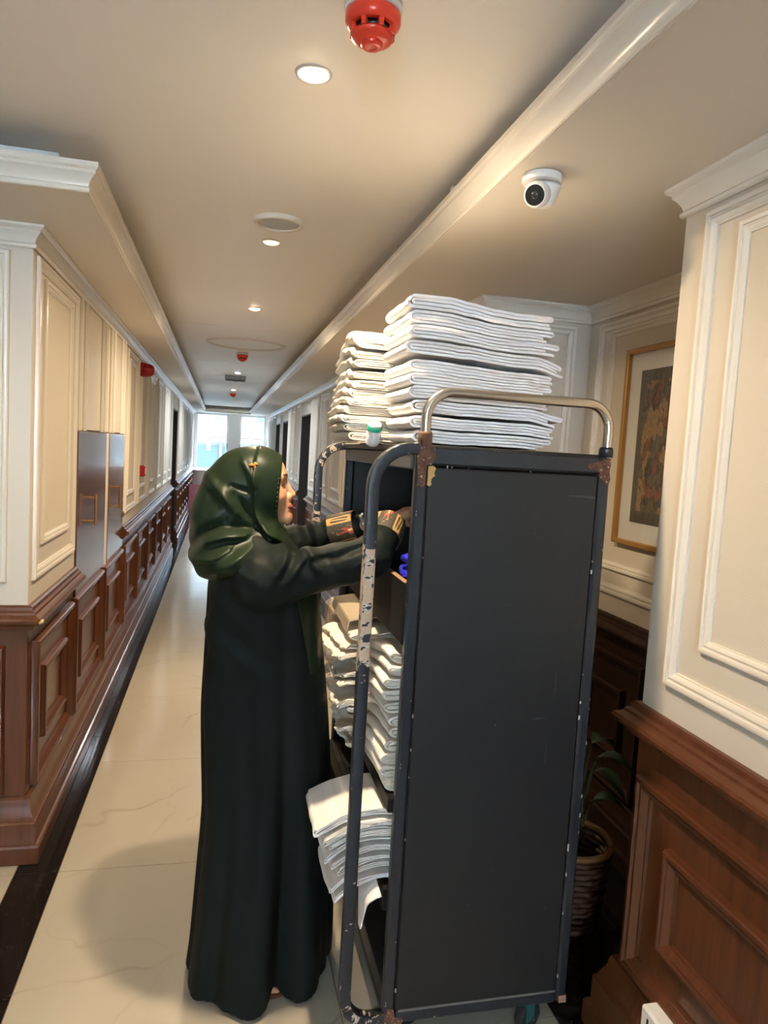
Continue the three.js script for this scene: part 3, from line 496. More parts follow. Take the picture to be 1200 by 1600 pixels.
{ // framed textile on the niche wall
  const X = XN, t = thing('picture', 'gold framed brown textile picture on the niche wall, half hidden by the pier', 'picture', [X, 1.62, -2.25]);
  const at = (a, b, c) => [X - c, b, -a], a0 = 1.92, a1 = 2.595, y0 = 1.237, y1 = 2.01;
  part(t, 'frame', frame(at, a0, a1, y0, y1, [[0, 0], [0, 0.028], [0.003, 0.031], [0.017, 0.031], [0.02, 0.028], [0.02, 0.004]]), std({ rgb: [0.42, 0.22, 0.06], roughness: 0.4, metalness: 0.3 }));
  part(t, 'mount', box(X - 0.012, X - 0.0005, y0 + 0.012, y1 - 0.012, -a1 + 0.012, -a0 - 0.012, 0.0005), std({ rgb: [0.66, 0.65, 0.62], roughness: 0.8 }));
  const cloth = colorTex(512, 512, (u, v) => { const border = Math.min(u, 1 - u, v, 1 - v), n = tileN(u, v, 5, 4, 21), n2 = tileN(u, v, 9, 8, 33), n3 = tileN(u, v, 40, 40, 2); if (border < 0.075) { const k = 0.5 + 0.5 * Math.sin(u * 260) * Math.sin(v * 260) + n3; return [0.05 + 0.04 * k, 0.042 + 0.034 * k, 0.032 + 0.026 * k]; } const b = n > 0.06 ? [0.25, 0.16, 0.075] : n2 > 0.04 ? [0.10, 0.075, 0.05] : n2 < -0.12 ? [0.16, 0.06, 0.03] : [0.035, 0.03, 0.026]; return b.map(c => c * (1 + 0.9 * n3)); });
  const g = box(X - 0.016, X - 0.011, y0 + 0.095, y1 - 0.09, -a1 + 0.1, -a0 - 0.1, 0.0005), uv = g.attributes.uv; for (let i = 0; i < uv.count; i++) uv.setXY(i, (uv.getX(i) + a1 - 0.1) / (a1 - a0 - 0.2), (uv.getY(i) - y0 - 0.095) / (y1 - y0 - 0.185));
  part(t, 'textile', g, std({ map: cloth, roughness: 0.9, bumpMap: grainTex, bumpScale: 0.001 }));
  part(t, 'glazing', box(X - 0.024, X - 0.022, y0 + 0.018, y1 - 0.018, -a1 + 0.018, -a0 - 0.018, 0), M.glassPane);
}
{ // socket on the pier's base
  const t = thing('wall_socket', 'white wall socket plate low on the brown pier', 'socket', [XR - 0.05, 0.205, -1.33]);
  part(t, 'plate', box(XR - 0.062, XR - 0.018, 0.13, 0.262, -1.405, -1.26, 0.006), M.white);
  for (const z of [-1.375, -1.35, -1.325, -1.3]) for (const y of [0.235, 0.19]) part(t, 'slot', box(XR - 0.0635, XR - 0.061, y - 0.008, y + 0.008, z - 0.003, z + 0.003, 0.0005), M.black);
}
{ // wicker basket with a plant in the niche
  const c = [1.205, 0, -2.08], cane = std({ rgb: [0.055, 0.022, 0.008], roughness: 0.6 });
  const t = thing('wicker_basket', 'dark brown wicker plant basket in the niche behind the trolley', 'basket', c);
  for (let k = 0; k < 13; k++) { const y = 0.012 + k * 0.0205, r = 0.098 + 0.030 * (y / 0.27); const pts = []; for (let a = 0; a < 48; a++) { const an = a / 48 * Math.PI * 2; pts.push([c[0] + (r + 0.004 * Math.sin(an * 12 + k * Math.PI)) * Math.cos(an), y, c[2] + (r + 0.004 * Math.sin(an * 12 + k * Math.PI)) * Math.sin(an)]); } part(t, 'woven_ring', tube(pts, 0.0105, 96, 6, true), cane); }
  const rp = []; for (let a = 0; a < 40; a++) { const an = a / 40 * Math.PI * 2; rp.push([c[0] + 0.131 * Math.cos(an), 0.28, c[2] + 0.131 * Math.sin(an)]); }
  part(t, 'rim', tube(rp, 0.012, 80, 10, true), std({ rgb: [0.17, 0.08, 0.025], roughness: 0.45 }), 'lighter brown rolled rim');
  part(t, 'soil', lathe([[0.0005, 0.2], [0.105, 0.195], [0.1, 0.01], [0.0005, 0.01]], 28).translate(...c), std({ rgb: [0.02, 0.014, 0.01], roughness: 1 }));
  const p = thing('potted_plant', 'leafy green plant growing from the wicker basket in the niche', 'plant', [c[0], 0.2, c[2]]);
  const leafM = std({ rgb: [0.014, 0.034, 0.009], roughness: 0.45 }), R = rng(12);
  for (let k = 0; k < 9; k++) {
    const an = k * 2.4 + 0.3, L = 0.13 + 0.05 * R(), h = 0.40 + 0.22 * R(), dx = Math.cos(an), dz = Math.sin(an), b = [c[0] + dx * 0.02, 0.2, c[2] + dz * 0.02], tip = [c[0] + dx * 0.06, h, c[2] + dz * 0.06];
    const st = part(p, 'stem', tube([b, [c[0] + dx * 0.03, (0.2 + h) / 2, c[2] + dz * 0.03], tip], 0.003, 10, 6), leafM);
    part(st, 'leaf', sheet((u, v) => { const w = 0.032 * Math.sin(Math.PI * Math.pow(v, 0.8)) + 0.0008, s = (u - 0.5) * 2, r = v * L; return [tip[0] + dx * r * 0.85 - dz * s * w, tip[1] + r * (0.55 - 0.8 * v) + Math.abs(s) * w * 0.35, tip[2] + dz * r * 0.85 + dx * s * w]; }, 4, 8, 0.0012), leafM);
  }
}
{ // pink stand sign at the end
  const t = thing('banner_stand', 'pink upright banner with white print near the end window', 'sign', [-0.5, 0, -15.6]);
  const pinkM = std({ rgb: [0.95, 0.36, 0.46], roughness: 0.5 });
  part(t, 'panel', box(-0.62, -0.27, 0.03, 0.62, -15.62, -15.6, 0.003), pinkM);
  for (let k = 0; k < 7; k++) part(t, 'print', box(-0.485, -0.435, 0.13 + k * 0.055, 0.168 + k * 0.055, -15.6005, -15.5985, 0), M.white, 'white vertical lettering too small to read');
  part(t, 'foot', box(-0.62, -0.27, 0.0005, 0.03, -15.7, -15.5, 0.006), M.white);
}

// ---------------------------------------------------------------- the linen trolley
const CX0 = 0.4515, CX1 = 0.962, CZ0 = -1.615, CZ1 = -2.6, CB = 0.1, CT = 1.573;
const navy = [0.0145, 0.0185, 0.024], bare = [0.52, 0.37, 0.26], pale = [0.6, 0.55, 0.48], rustC = [0.10, 0.04, 0.022];
const chipTex = (w, h, fx, fy, th, z, scale = 1) => colorTex(w, h, (u, v) => { const n = tileN(u, v, fx, fy, z) + 0.35 * tileN(u, v, fx * 3, fy * 3, z + 2), t = typeof th === 'function' ? th(u, v) : th; if (n > t) return n > t + 0.09 ? bare : pale; if (n > t - 0.025) return rustC; const g = 1 + 0.5 * tileN(u, v, fx * 4, fy * 4, z + 9); return navy.map(c => c * g); }, scale);
M.cartMetal = std({ map: chipTex(512, 512, 14, 14, 0.44, 4, 1.6), roughness: 0.36, clearcoat: 0.15 });
const boardTex = colorTex(1024, 1024, (u, v) => {
  let c = [0.0085, 0.0085, 0.009]; const n = tileN(u, v, 7, 4, 41), f = tileN(u, v, 60, 60, 3); c = c.map(x => x * (1 + 0.35 * n + 0.25 * f));
  const s = tileN(u, v, 3, 60, 52) , k = tileN(u, v, 60, 3, 57), m = tileN(u, v, 6, 6, 12); if ((s > 0.40 || k > 0.42) && m > 0.05) c = c.map(x => x + 0.035);
  if (tileN(u, v, 90, 90, 77) > 0.50) c = [0.22, 0.2, 0.18]; return c; }, [0.9, 0.55]);
M.cartBoard = std({ map: boardTex, roughness: 0.5 });
M.cartInside = std({ rgb: [0.009, 0.0085, 0.0085], roughness: 0.6, specularIntensity: 0.3 });
M.rust = std({ map: colorTex(256, 256, (u, v) => { const n = tileN(u, v, 9, 9, 15), p = tileN(u, v, 22, 22, 18); if (p > 0.26) return [0.5, 0.42, 0.34]; const t = clamp(0.5 + 1.4 * n); return [lerp(0.05, 0.17, t), lerp(0.022, 0.065, t), lerp(0.014, 0.034, t)]; }, 6), roughness: 0.8 });
const cart = thing('linen_trolley', 'tall black hotel linen trolley with chipped paint, open front and steel top rail', 'trolley', [CX0, 0, CZ0]);
{
  const U = 0.03; // width of the frame members
  for (const [z0, z1, near] of [[CZ0 - U, CZ0, true], [CZ1, CZ1 + U, false]]) {
    part(cart, 'upright', box(CX0, CX0 + U, CB, CT - 0.004, z0, z1, 0.006), M.cartMetal);
    part(cart, 'upright', box(CX1 - U, CX1, CB, CT - 0.004, z0, z1, 0.006), M.cartMetal);
    part(cart, 'cross_bar', box(CX0 + U, CX1 - U, CB, CB + U, z0, z1, 0.006), M.cartMetal);
    part(cart, 'cross_bar', box(CX0 + U, CX1 - U, CT - 0.05, CT - 0.004, z0, z1, 0.006), M.cartMetal);
    const mid = near ? z1 - 0.016 : z0 + 0.004;
    part(cart, 'side_board', box(CX0 + U + 0.002, CX1 - U - 0.002, CB + U + 0.002, CT - 0.053, mid, mid + 0.012, 0.003), M.cartBoard);
  }
  part(cart, 'back_board', box(CX1 - 0.014, CX1 - 0.004, CB + U, CT - 0.03, CZ1 + U, CZ0 - U, 0.002), M.cartInside);
  part(cart, 'top_board', box(CX0 - 0.012, CX1 - 0.002, CT - 0.018, CT, CZ1 + 0.004, CZ0 - 0.032, 0.004), M.cartBoard);
  part(cart, 'apron', box(CX0 - 0.006, CX0 + 0.012, CT - 0.062, CT - 0.019, CZ1 + U, CZ0 - U, 0.004), std({ rgb: [0.045, 0.052, 0.06], roughness: 0.45 }), 'dark grey front apron under the top');
  // shelves with front lips: the top one is a deep tray
  for (const [yb, lipTop, lipBot, dx] of [[1.085, 1.235, 1.08, 0], [0.674, 0.69, 0.65, -0.008], [0.436, 0.452, 0.39, -0.008]]) {
    const s = part(cart, 'shelf', box(CX0 + 0.012, CX1 - 0.016, yb, yb + 0.015, CZ1 + U, CZ0 - U, 0.002), M.cartInside);
    part(s, 'shelf_lip', box(CX0 + dx - 0.004, CX0 + 0.012, lipBot, lipTop, CZ1 + U, CZ0 - U + 0.004, 0.003), M.cartInside);
    if (yb > 1) part(s, 'worn_edge', box(CX0 + dx - 0.0046, CX0 + 0.010, lipTop - 0.0012, lipTop + 0.0006, CZ1 + U + 0.01, CZ0 - U + 0.001, 0.0005), std({ rgb: [0.22, 0.13, 0.065], roughness: 0.8 }), 'bare brown wood along the worn lip');
  }
  part(cart, 'shelf', box(CX0 + 0.004, CX1 - 0.016, CB + 0.004, CB + 0.022, CZ1 + U, CZ0 - U, 0.002), M.cartBoard);
  // bumper loops in front of both ends
  for (const [z, tex] of [[CZ0 - 0.012, 0], [CZ1 + 0.016, 1]]) {
    const pts = [], xo = 0.352, r = 0.095, y1 = 1.562, y0 = CB + 0.016;
    pts.push([CX0 + 0.006, y1, z]); for (let k = 0; k <= 10; k++) { const a = Math.PI / 2 + k / 10 * Math.PI / 2; pts.push([xo + r + r * Math.cos(a), y1 - r + r * Math.sin(a), z]); }
    for (let k = 1; k < 14; k++) pts.push([xo, lerp(y1 - r, y0 + 0.07, k / 14), z]);
    for (let k = 0; k <= 8; k++) { const a = Math.PI + k / 8 * Math.PI / 2; pts.push([xo + 0.07 + 0.07 * Math.cos(a), y0 + 0.07 + 0.07 * Math.sin(a), z]); }
    pts.push([CX0 + 0.004, y0, z]);
    // the worn stretch lies between 19 and 38 percent of the length, chips again at the foot
    const zone = (u) => 0.42 - 0.62 * sstep(0.15, 0.23, u) * (1 - sstep(0.35, 0.40, u)) - 0.24 * sstep(0.86, 0.93, u) - 0.12 * (1 - sstep(0.02, 0.09, u)) - (tex ? 0.16 * (1 - sstep(0.1, 0.2, u)) : 0);
    const m = std({ map: chipTex(2048, 128, 75, 7, (u) => zone(u), 61 + tex), roughness: 0.4 });
    part(cart, 'bumper_loop', squareTube(pts, 0.0145, 0.0045, 260), m, tex ? undefined : 'near front loop with a long stretch of paint worn off');
  }
  // steel rail on top of the near end, and the same at the far end
  const rail = (z, lab) => { const y = 1.699, x0 = CX0 + 0.022, x1 = CX1 - 0.008, r = 0.062, p = [[x0, CT - 0.01, z], [x0, CT + 0.04, z]]; for (let k = 0; k <= 8; k++) { const a = Math.PI - k / 8 * Math.PI / 2; p.push([x0 + r + r * Math.cos(a), y - r + r * Math.sin(a) , z]); } for (let k = 1; k < 8; k++) p.push([lerp(x0 + r, x1 - r, k / 8), y, z]); for (let k = 0; k <= 8; k++) { const a = Math.PI / 2 - k / 8 * Math.PI / 2; p.push([x1 - r + r * Math.cos(a), y - r + r * Math.sin(a), z]); } p.push([x1, CT + 0.04, z], [x1, CT - 0.01, z]); part(cart, 'top_rail', tube(p, 0.0125, 160, 18), M.chrome, lab); };
  rail(CZ0 - 0.015, 'brushed steel top rail'); 
  // rusted sockets and corner brackets
  part(cart, 'rail_socket', lathe([[0.0005, 0], [0.017, 0], [0.017, 0.03], [0.014, 0.036], [0.0005, 0.036]], 20).translate(CX0 + 0.022, CT - 0.006, CZ0 - 0.015), M.rust, 'rusty socket of the rail');
  part(cart, 'rail_socket', lathe([[0.0005, 0], [0.018, 0], [0.018, 0.02], [0.015, 0.026], [0.0005, 0.026]], 20).translate(CX1 - 0.01, CT - 0.006, CZ0 - 0.015), M.cartMetal);
  const plate = (pts, z, th, mat, lab) => { const sh = new THREE.Shape(pts.map(p => new THREE.Vector2(...p))); const g = new THREE.ExtrudeGeometry(sh, { depth: th, bevelEnabled: false }); g.translate(0, 0, z); part(cart, 'corner_bracket', uvBox(g), mat, lab); };
  const R = rng(5), rag = (pts, a = 0.003) => pts.flatMap((p, i) => { const q = pts[(i + 1) % pts.length], o = []; for (let k = 0; k < 4; k++) o.push([lerp(p[0], q[0], k / 4) + (R() - 0.5) * a * 2, lerp(p[1], q[1], k / 4) + (R() - 0.5) * a * 2]); return o; });
  plate(rag([[CX0 + 0.002, CT - 0.004], [CX0 + 0.042, CT - 0.004], [CX0 + 0.046, CT - 0.03], [CX0 + 0.036, CT - 0.048], [CX0 + 0.027, CT - 0.05], [CX0 + 0.022, CT - 0.1], [CX0 + 0.003, CT - 0.1]]), CZ0 - 0.0005, 0.0018, M.rust, 'rust-brown corner with flaking paint');
  plate(rag([[CX0 + 0.03, CT - 0.05], [CX0 + 0.05, CT - 0.052], [CX0 + 0.048, CT - 0.075], [CX0 + 0.042, CT - 0.078], [CX0 + 0.04, CT - 0.098], [CX0 + 0.03, CT - 0.098]], 0.002), CZ0 - 0.0045, 0.0012, std({ rgb: [0.5, 0.31, 0.12], roughness: 0.9 }), 'bare plywood where the board corner has broken');
  plate(rag([[CX1 - 0.003, CT - 0.008], [CX1 - 0.066, CT - 0.022], [CX1 - 0.062, CT - 0.036], [CX1 - 0.034, CT - 0.042], [CX1 - 0.028, CT - 0.062], [CX1 - 0.003, CT - 0.075]]), CZ0 - 0.0005, 0.0018, M.rust, 'rust-brown corner with flaking paint');
  plate(rag([[CX0 - 0.01, CB - 0.002], [CX0 + 0.05, CB - 0.002], [CX0 + 0.055, CB + 0.016], [CX0 + 0.03, CB + 0.024], [CX0 + 0.028, CB + 0.045], [CX0 + 0.012, CB + 0.047], [CX0 + 0.004, CB + 0.028], [CX0 - 0.012, CB + 0.022]]), CZ0 - 0.0005, 0.0018, M.rust, 'rusty lower corner');
  plate(rag([[CX1 - 0.022, CB + 0.001], [CX1 - 0.002, CB + 0.001], [CX1 - 0.002, CB + 0.022], [CX1 - 0.024, CB + 0.02]], 0.001), CZ0 - 0.0005, 0.0018, std({ rgb: [0.36, 0.2, 0.13], roughness: 0.7 }), 'bare reddish lower corner');
  part(cart, 'dust_line', box(CX0 + 0.04, CX1 - U - 0.002, CB + U + 0.0005, CB + U + 0.007, CZ0 - 0.0042, CZ0 - 0.001, 0.002), std({ rgb: [0.17, 0.155, 0.14], roughness: 1 }), 'grey grime along the foot of the board');
  // little paint flakes along the panel joints
  const fl = []; for (let k = 0; k < 26; k++) { const side = R(), y = lerp(CB + 0.05, CT - 0.1, R()), s = 0.0012 + 0.0022 * R(); const x = side < 0.62 ? CX1 - (R() < 0.5 ? 0.031 : 0.004 + 0.002 * R()) : side < 0.85 ? CX0 + 0.0305 : lerp(CX0 + 0.05, CX1 - 0.05, R()); const yy = side < 0.85 ? y : CT - 0.0515; fl.push(box(x - s * 0.6, x + s * 0.6, yy - s * 1.6, yy + s * 1.6, CZ0 - 0.003, CZ0 + 0.0006, 0.0002)); }
  const m = part(cart, 'paint_flakes', merged(fl), std({ rgb: [0.55, 0.5, 0.45], roughness: 0.9 }), 'pale flakes of chipped paint'); m.userData.kind = 'stuff';
  // casters
  const rubber = std({ rgb: [0.016, 0.016, 0.017], roughness: 0.75 }), teal = std({ rgb: [0.02, 0.12, 0.12], roughness: 0.35, metalness: 0.3 });
  for (const [x, z, turn] of [[CX1 - 0.10, CZ0 - 0.036, 0.45], [CX0 + 0.09, CZ0 - 0.11, 0.3], [CX1 - 0.12, CZ1 + 0.12, -0.5], [CX0 + 0.09, CZ1 + 0.12, 0.2]]) {
    const c = new THREE.Group(); c.name = numbered('caster'); c.position.set(x - CX0, 0, z - CZ0); c.rotation.y = turn; cart.add(c);
    localPart(c, 'wheel', lathe([[0.012, -0.012], [0.036, -0.0135], [0.0405, -0.009], [0.0415, 0], [0.0405, 0.009], [0.036, 0.0135], [0.012, 0.012]], 36).rotateX(Math.PI / 2).translate(0.012, 0.0417, 0), rubber);
    localPart(c, 'fork', merged([box(-0.014, 0.018, 0.038, 0.09, 0.016, 0.019, 0.001), box(-0.014, 0.018, 0.038, 0.09, -0.019, -0.016, 0.001), box(-0.02, 0.024, 0.088, 0.1, -0.024, 0.024, 0.002)]), teal, 'teal caster fork');
    localPart(c, 'axle', new THREE.CylinderGeometry(0.005, 0.005, 0.044, 14).rotateX(Math.PI / 2).translate(0.012, 0.0417, 0), M.chrome);
  }
}

// ---------------------------------------------------------------- folded linen
const weave = valueTex(128, 128, (u, v) => 0.5 + 0.25 * Math.sin(u * 201) + 0.25 * Math.sin(v * 201) + 0.4 * tileN(u, v, 12, 12, 4), 9);
const pile = valueTex(256, 256, (u, v) => 0.5 + 0.9 * tileN(u, v, 70, 70, 14), 9);
M.sheet = std({ rgb: [0.915, 0.91, 0.915], roughness: 0.85, bumpMap: weave, bumpScale: 0.0006 });
M.terry = std({ rgb: [0.86, 0.81, 0.71], roughness: 1, bumpMap: pile, bumpScale: 0.004, sheen: 0.25, sheenRoughness: 0.6 });
M.cotton = std({ rgb: [0.76, 0.69, 0.58], roughness: 0.95, bumpMap: weave, bumpScale: 0.001 });
// a cloth folded in four: the ribbon of its edge runs along x with the spine at x = 0, drawn out along -z
function foldedCloth({ w, d, h, seed, wave = 0.003, ends = 0.012, round = 1, nz = 10, edge = 0.006, curl = 0, ws = 0 }) {
  const R = rng(seed), t = h / 4, path = [], line = (x0, x1, y, n, l) => { for (let k = 0; k <= n; k++) path.push([lerp(x0, x1, k / n), y, l]); };
  const rO = 1.5 * t * round, xi = 1.5 * t + 0.003 * R(), e1 = (R() - 0.6) * ends, e2 = (R() - 0.3) * ends, e3 = (R() - 0.7) * ends, n = 16;
  line(w + e1, rO, 0.5 * t, n, 0); for (let k = 1; k < 9; k++) { const a = -Math.PI / 2 - k / 9 * Math.PI; path.push([rO + rO * Math.cos(a), h / 2 + 1.5 * t * Math.sin(a), 0]); }
  line(rO, w + e2, 3.5 * t, n, 1); for (let k = 1; k < 6; k++) { const a = Math.PI / 2 - k / 6 * Math.PI; path.push([w + e2 + t * (0.6 + 0.4 * curl) * Math.cos(a), 3 * t + 0.5 * t * Math.sin(a), 1]); }
  line(w + e2, xi, 2.5 * t, n, 2); for (let k = 1; k < 4; k++) { const a = Math.PI / 2 + k / 4 * Math.PI; path.push([xi + 0.5 * t * Math.cos(a), h / 2 + 0.5 * t * Math.sin(a), 2]); } line(xi, w + e3, 1.5 * t, n, 3);
  const P = path.length, half = 0.40 * t, L = [], S = [0]; for (let i = 1; i < P; i++) S.push(S[i - 1] + Math.hypot(path[i][0] - path[i - 1][0], path[i][1] - path[i - 1][1]));
  for (let i = 0; i < P; i++) { const a = path[Math.max(i - 1, 0)], b = path[Math.min(i + 1, P - 1)], l = Math.hypot(b[0] - a[0], b[1] - a[1]) || 1; L.push([-(b[1] - a[1]) / l, (b[0] - a[0]) / l]); }
  const loop = []; for (let i = 0; i < P; i++) loop.push([path[i][0] + L[i][0] * half, path[i][1] + L[i][1] * half, S[i], path[i][2]]); for (let i = P - 1; i >= 0; i--) loop.push([path[i][0] - L[i][0] * half, path[i][1] - L[i][1] * half, S[i], path[i][2]]);
  const Q = loop.length, pos = [], uv = [], idx = [], zo = (s, l) => edge * (N3(s * 9 + seed * 3.1, l * 2.7, seed * 0.77) + 0.6 * N3(l * 5.3, seed * 1.9, 0.5));
  const point = (q, v) => { const [x, y, s, l] = loop[q], z = -v * d + (v < 0.5 ? 1 : -1) * zo(s, l) * Math.abs(v - 0.5) * 2;
    const lf = 0.4 + 0.6 * l / 3, dy = wave * (N3(x * 7, z * 6, ws) * 1.5 + 0.55 * N3(x * 22, z * 15, ws * 2.3) + 0.12 * lf * N3(x * 30, z * 20 + seed * 2.2, l)); const droop = curl * 0.02 * sstep(w - 0.07, w + 0.02, x); return [x + 0.4 * wave * N3(z * 13, y * 40, seed * 2.1) * 2, y + dy - droop, z]; };
  for (let j = 0; j <= nz; j++) for (let q = 0; q < Q; q++) { pos.push(...point(q, j / nz)); uv.push(loop[q][2], j / nz * d); }
  for (let j = 0; j < nz; j++) for (let q = 0; q < Q; q++) { const a = j * Q + q, b = j * Q + (q + 1) % Q; idx.push(a, b, b + Q, a, b + Q, a + Q); }
  const nv = pos.length / 3; for (const j of [0, nz]) { const o = pos.length / 3; for (let q = 0; q < Q; q++) { pos.push(...point(q, j / nz)); uv.push(loop[q][2], loop[q][1]); } for (let i = 0; i + 1 < P; i++) { const a = o + i, b = o + i + 1, c = o + Q - 2 - i, e = o + Q - 1 - i; if (j) idx.push(a, b, c, a, c, e); else idx.push(a, c, b, a, e, c); } }
  const g = new THREE.BufferGeometry(); g.setAttribute('position', new THREE.BufferAttribute(new Float32Array(pos), 3)); g.setAttribute('uv', new THREE.BufferAttribute(new Float32Array(uv), 2)); g.setIndex(idx); g.computeVertexNormals();
  // make the outside face out: the first ring's normals must leave the ribbon
  const k = Math.floor(n / 2), nx = g.attributes.normal.getY(k), want = -1; void nv; if (Math.sign(nx) !== Math.sign(L[k][1])) { const a = g.index.array; for (let i = 0; i < a.length; i += 3) { const s = a[i]; a[i] = a[i + 1]; a[i + 1] = s; } g.computeVertexNormals(); } void want;
  return g;
}
function warpGeo(g, fn) { const p = g.attributes.position; for (let i = 0; i < p.count; i++) p.setXYZ(i, ...fn(p.getX(i), p.getY(i), p.getZ(i))); g.computeVertexNormals(); return g; }
// a stack: rows of [x of the spine, x of the right end, height, options]; placed from y0 upward with the near edge at z
function stack(name, category, group, y0, z, rows, d, mat, warp, labelOf, base = {}) {
  const hs = base.hs ?? 1;
  let y = y0; const R = rng(Math.round(y0 * 1000 + d * 777)); let below = null; const key = (x, zz) => Math.round(x / 0.012) * 1000 + Math.round(-zz / 0.012);
  let total = 0;
  rows.forEach(([x0, x1, h, o = {}], i) => {
    h *= hs; const opt = { ...base, ...o }, seed = opt.seed ?? Math.round(y0 * 100) + i * 7 + 3, g = foldedCloth({ w: x1 - x0, d, h: h * 0.965, seed, ws: d * 91 + i * 0.05, ...opt }), dz = opt.dz ?? (R() - 0.5) * 0.012, yy = y, turn = (opt.turn ?? 0) + (R() - 0.5) * 0.03;
    g.rotateY(turn); g.translate(x0, yy, z + dz); if (warp) warpGeo(g, warp);
    // lay it on the one below: lift until it clears everywhere
    const low = new Map(), top = new Map(), P = g.attributes.position; for (let k = 0; k < P.count; k++) { const q = key(P.getX(k), P.getZ(k)), v = P.getY(k); if (!(low.get(q) <= v)) low.set(q, v); if (!(top.get(q) >= v)) top.set(q, v); }
    let gap = 1; for (const [q, v] of low) { if (below) { for (const n of [0, 1, -1, 1000, -1000]) { const t = below.get(q + n); if (t !== undefined) gap = Math.min(gap, v - t); } } else if (q / 1000 * 0.012 > CX0 - 0.02) gap = Math.min(gap, v - y0); }
    const lift = gap < 1 ? 0.0004 - gap : 0; g.translate(0, lift, 0); for (const [q, v] of top) top.set(q, v + lift); below = top; total += lift; y += Math.max(-0.006, lift);
    const c = [x0 + 0.1, yy, z - d / 2]; const m = new THREE.Mesh(g.translate(-c[0], -c[1], -c[2]), opt.mat ?? mat); m.castShadow = m.receiveShadow = true; m.name = numbered(name); m.position.set(...c); scene.add(m); tag(m, labelOf(i, rows.length), category, group);
    y += h;
  });
  console.log(name, 'lifted', total.toFixed(3), 'top', y.toFixed(3));
}
const ORD = ['bottom', 'second', 'third', 'fourth', 'fifth', 'sixth', 'seventh', 'eighth', 'ninth', 'tenth', 'eleventh', 'twelfth', 'thirteenth', 'fourteenth'];
const nth = (i, n, what, where) => i === n - 1 ? `topmost ${what} ${where}` : i === 0 ? `bottom ${what} ${where}` : `${what} ${where}, ${ORD[i]} from the bottom`;
// white sheets on the trolley top
stack('folded_sheet', 'sheet', 'white sheets stacked on the trolley top', CT + 0.001, -1.7, [
  [0.462, 0.805, 0.036], [0.452, 0.825, 0.034, { curl: 0.4 }], [0.456, 0.835, 0.036, { curl: 0.8, ends: 0.03 }], [0.448, 0.815, 0.035], [0.444, 0.808, 0.034], [0.446, 0.822, 0.035, { wave: 0.004 }],
  [0.434, 0.84, 0.037, { curl: 1.2, ends: 0.03, wave: 0.006 }], [0.436, 0.815, 0.036], [0.438, 0.806, 0.036, { wave: 0.005 }], [0.432, 0.797, 0.04, { wave: 0.007 }]], 0.262, M.sheet,
  (x, y, z) => { const k = clamp((y - CT) / 0.36); return [x, y + k * (0.012 * Math.sin((x - 0.44) * 17 + 0.6) * Math.exp(-(x - 0.44) * 3) - 0.010 * sstep(0.55, 0.8, x) + 0.006 * N3(x * 8, z * 5, 3)), z + 0.006 * N3(y * 18, x * 3, 1)]; },
  (i, n) => nth(i, n, 'crisp white folded sheet', 'in the near stack on the trolley top'), { hs: 0.91, round: 1.25, wave: 0.0035, ends: 0.026, curl: 0.25 });
// cream towels behind them
stack('bath_towel', 'towel', 'cream towels stacked on the trolley top', CT + 0.001, -1.985, [
  [0.352, 0.72, 0.03], [0.338, 0.71, 0.028], [0.332, 0.7, 0.029], [0.34, 0.7, 0.029], [0.345, 0.7, 0.029], [0.348, 0.7, 0.028], [0.355, 0.7, 0.029], [0.357, 0.7, 0.029], [0.36, 0.7, 0.029], [0.358, 0.7, 0.03], [0.362, 0.7, 0.046]], 0.32, M.terry,
  (x, y, z) => { const k = clamp((y - CT) / 0.3), s = clamp((-1.985 - z) / 0.32); return [x + 0.006 * N3(y * 40, z * 9, 5), y + k * (0.03 * Math.sin(s * Math.PI) - 0.008) * (0.6 + 0.4 * k) - 0.006 * k * Math.cos(s * 19 + y * 30), z]; },
  (i, n) => nth(i, n, 'cream terry towel', 'in the far stack on the trolley top'), { hs: 0.83, round: 2.0, wave: 0.004 });
{ // little roll with a green band, tucked between the two stacks
  const c = [0.418, CT + 0.0245, -1.962], t = thing('rolled_cloth', 'small rolled white cloth with a green band between the two stacks', 'cloth', c);
  part(t, 'roll', lathe([[0.0005, -0.03], [0.005, -0.034], [0.006, -0.028], [0.011, -0.035], [0.012, -0.029], [0.0165, -0.033], [0.0195, -0.027], [0.0205, 0], [0.0195, 0.03], [0.014, 0.036], [0.0005, 0.036]], 28).rotateX(0.5).translate(...c), M.sheet);
  part(t, 'band', lathe([[0.0208, 0.014], [0.0218, 0.016], [0.0212, 0.020], [0.0219, 0.024], [0.0200, 0.028]], 28).rotateX(0.5).translate(...c), std({ rgb: [0.02, 0.34, 0.22], roughness: 0.4 }), 'bright green band');
}
// terry hand towels on the middle shelf
stack('hand_towel', 'towel', 'white hand towels on the middle shelf', 0.692, -1.668, Array.from({ length: 11 }, (_, i) => [0.437 - 0.012 * Math.sin(i * 1.1) - 0.0015 * i, 0.69, 0.0355 - 0.0008 * i, { round: 1.7 }]), 0.225, M.terry,
  (x, y, z) => { const s = clamp((-1.668 - z) / 0.225); return [x - 0.012 * s, y - 0.02 * s * s * clamp((y - 0.68) * 6) + 0.004 * N3(x * 20, y * 20, z * 20), z]; },
  (i, n) => nth(i, n, 'white terry hand towel', 'in the near stack on the middle shelf'), { hs: 0.93, wave: 0.005, edge: 0.01, ends: 0.02 });
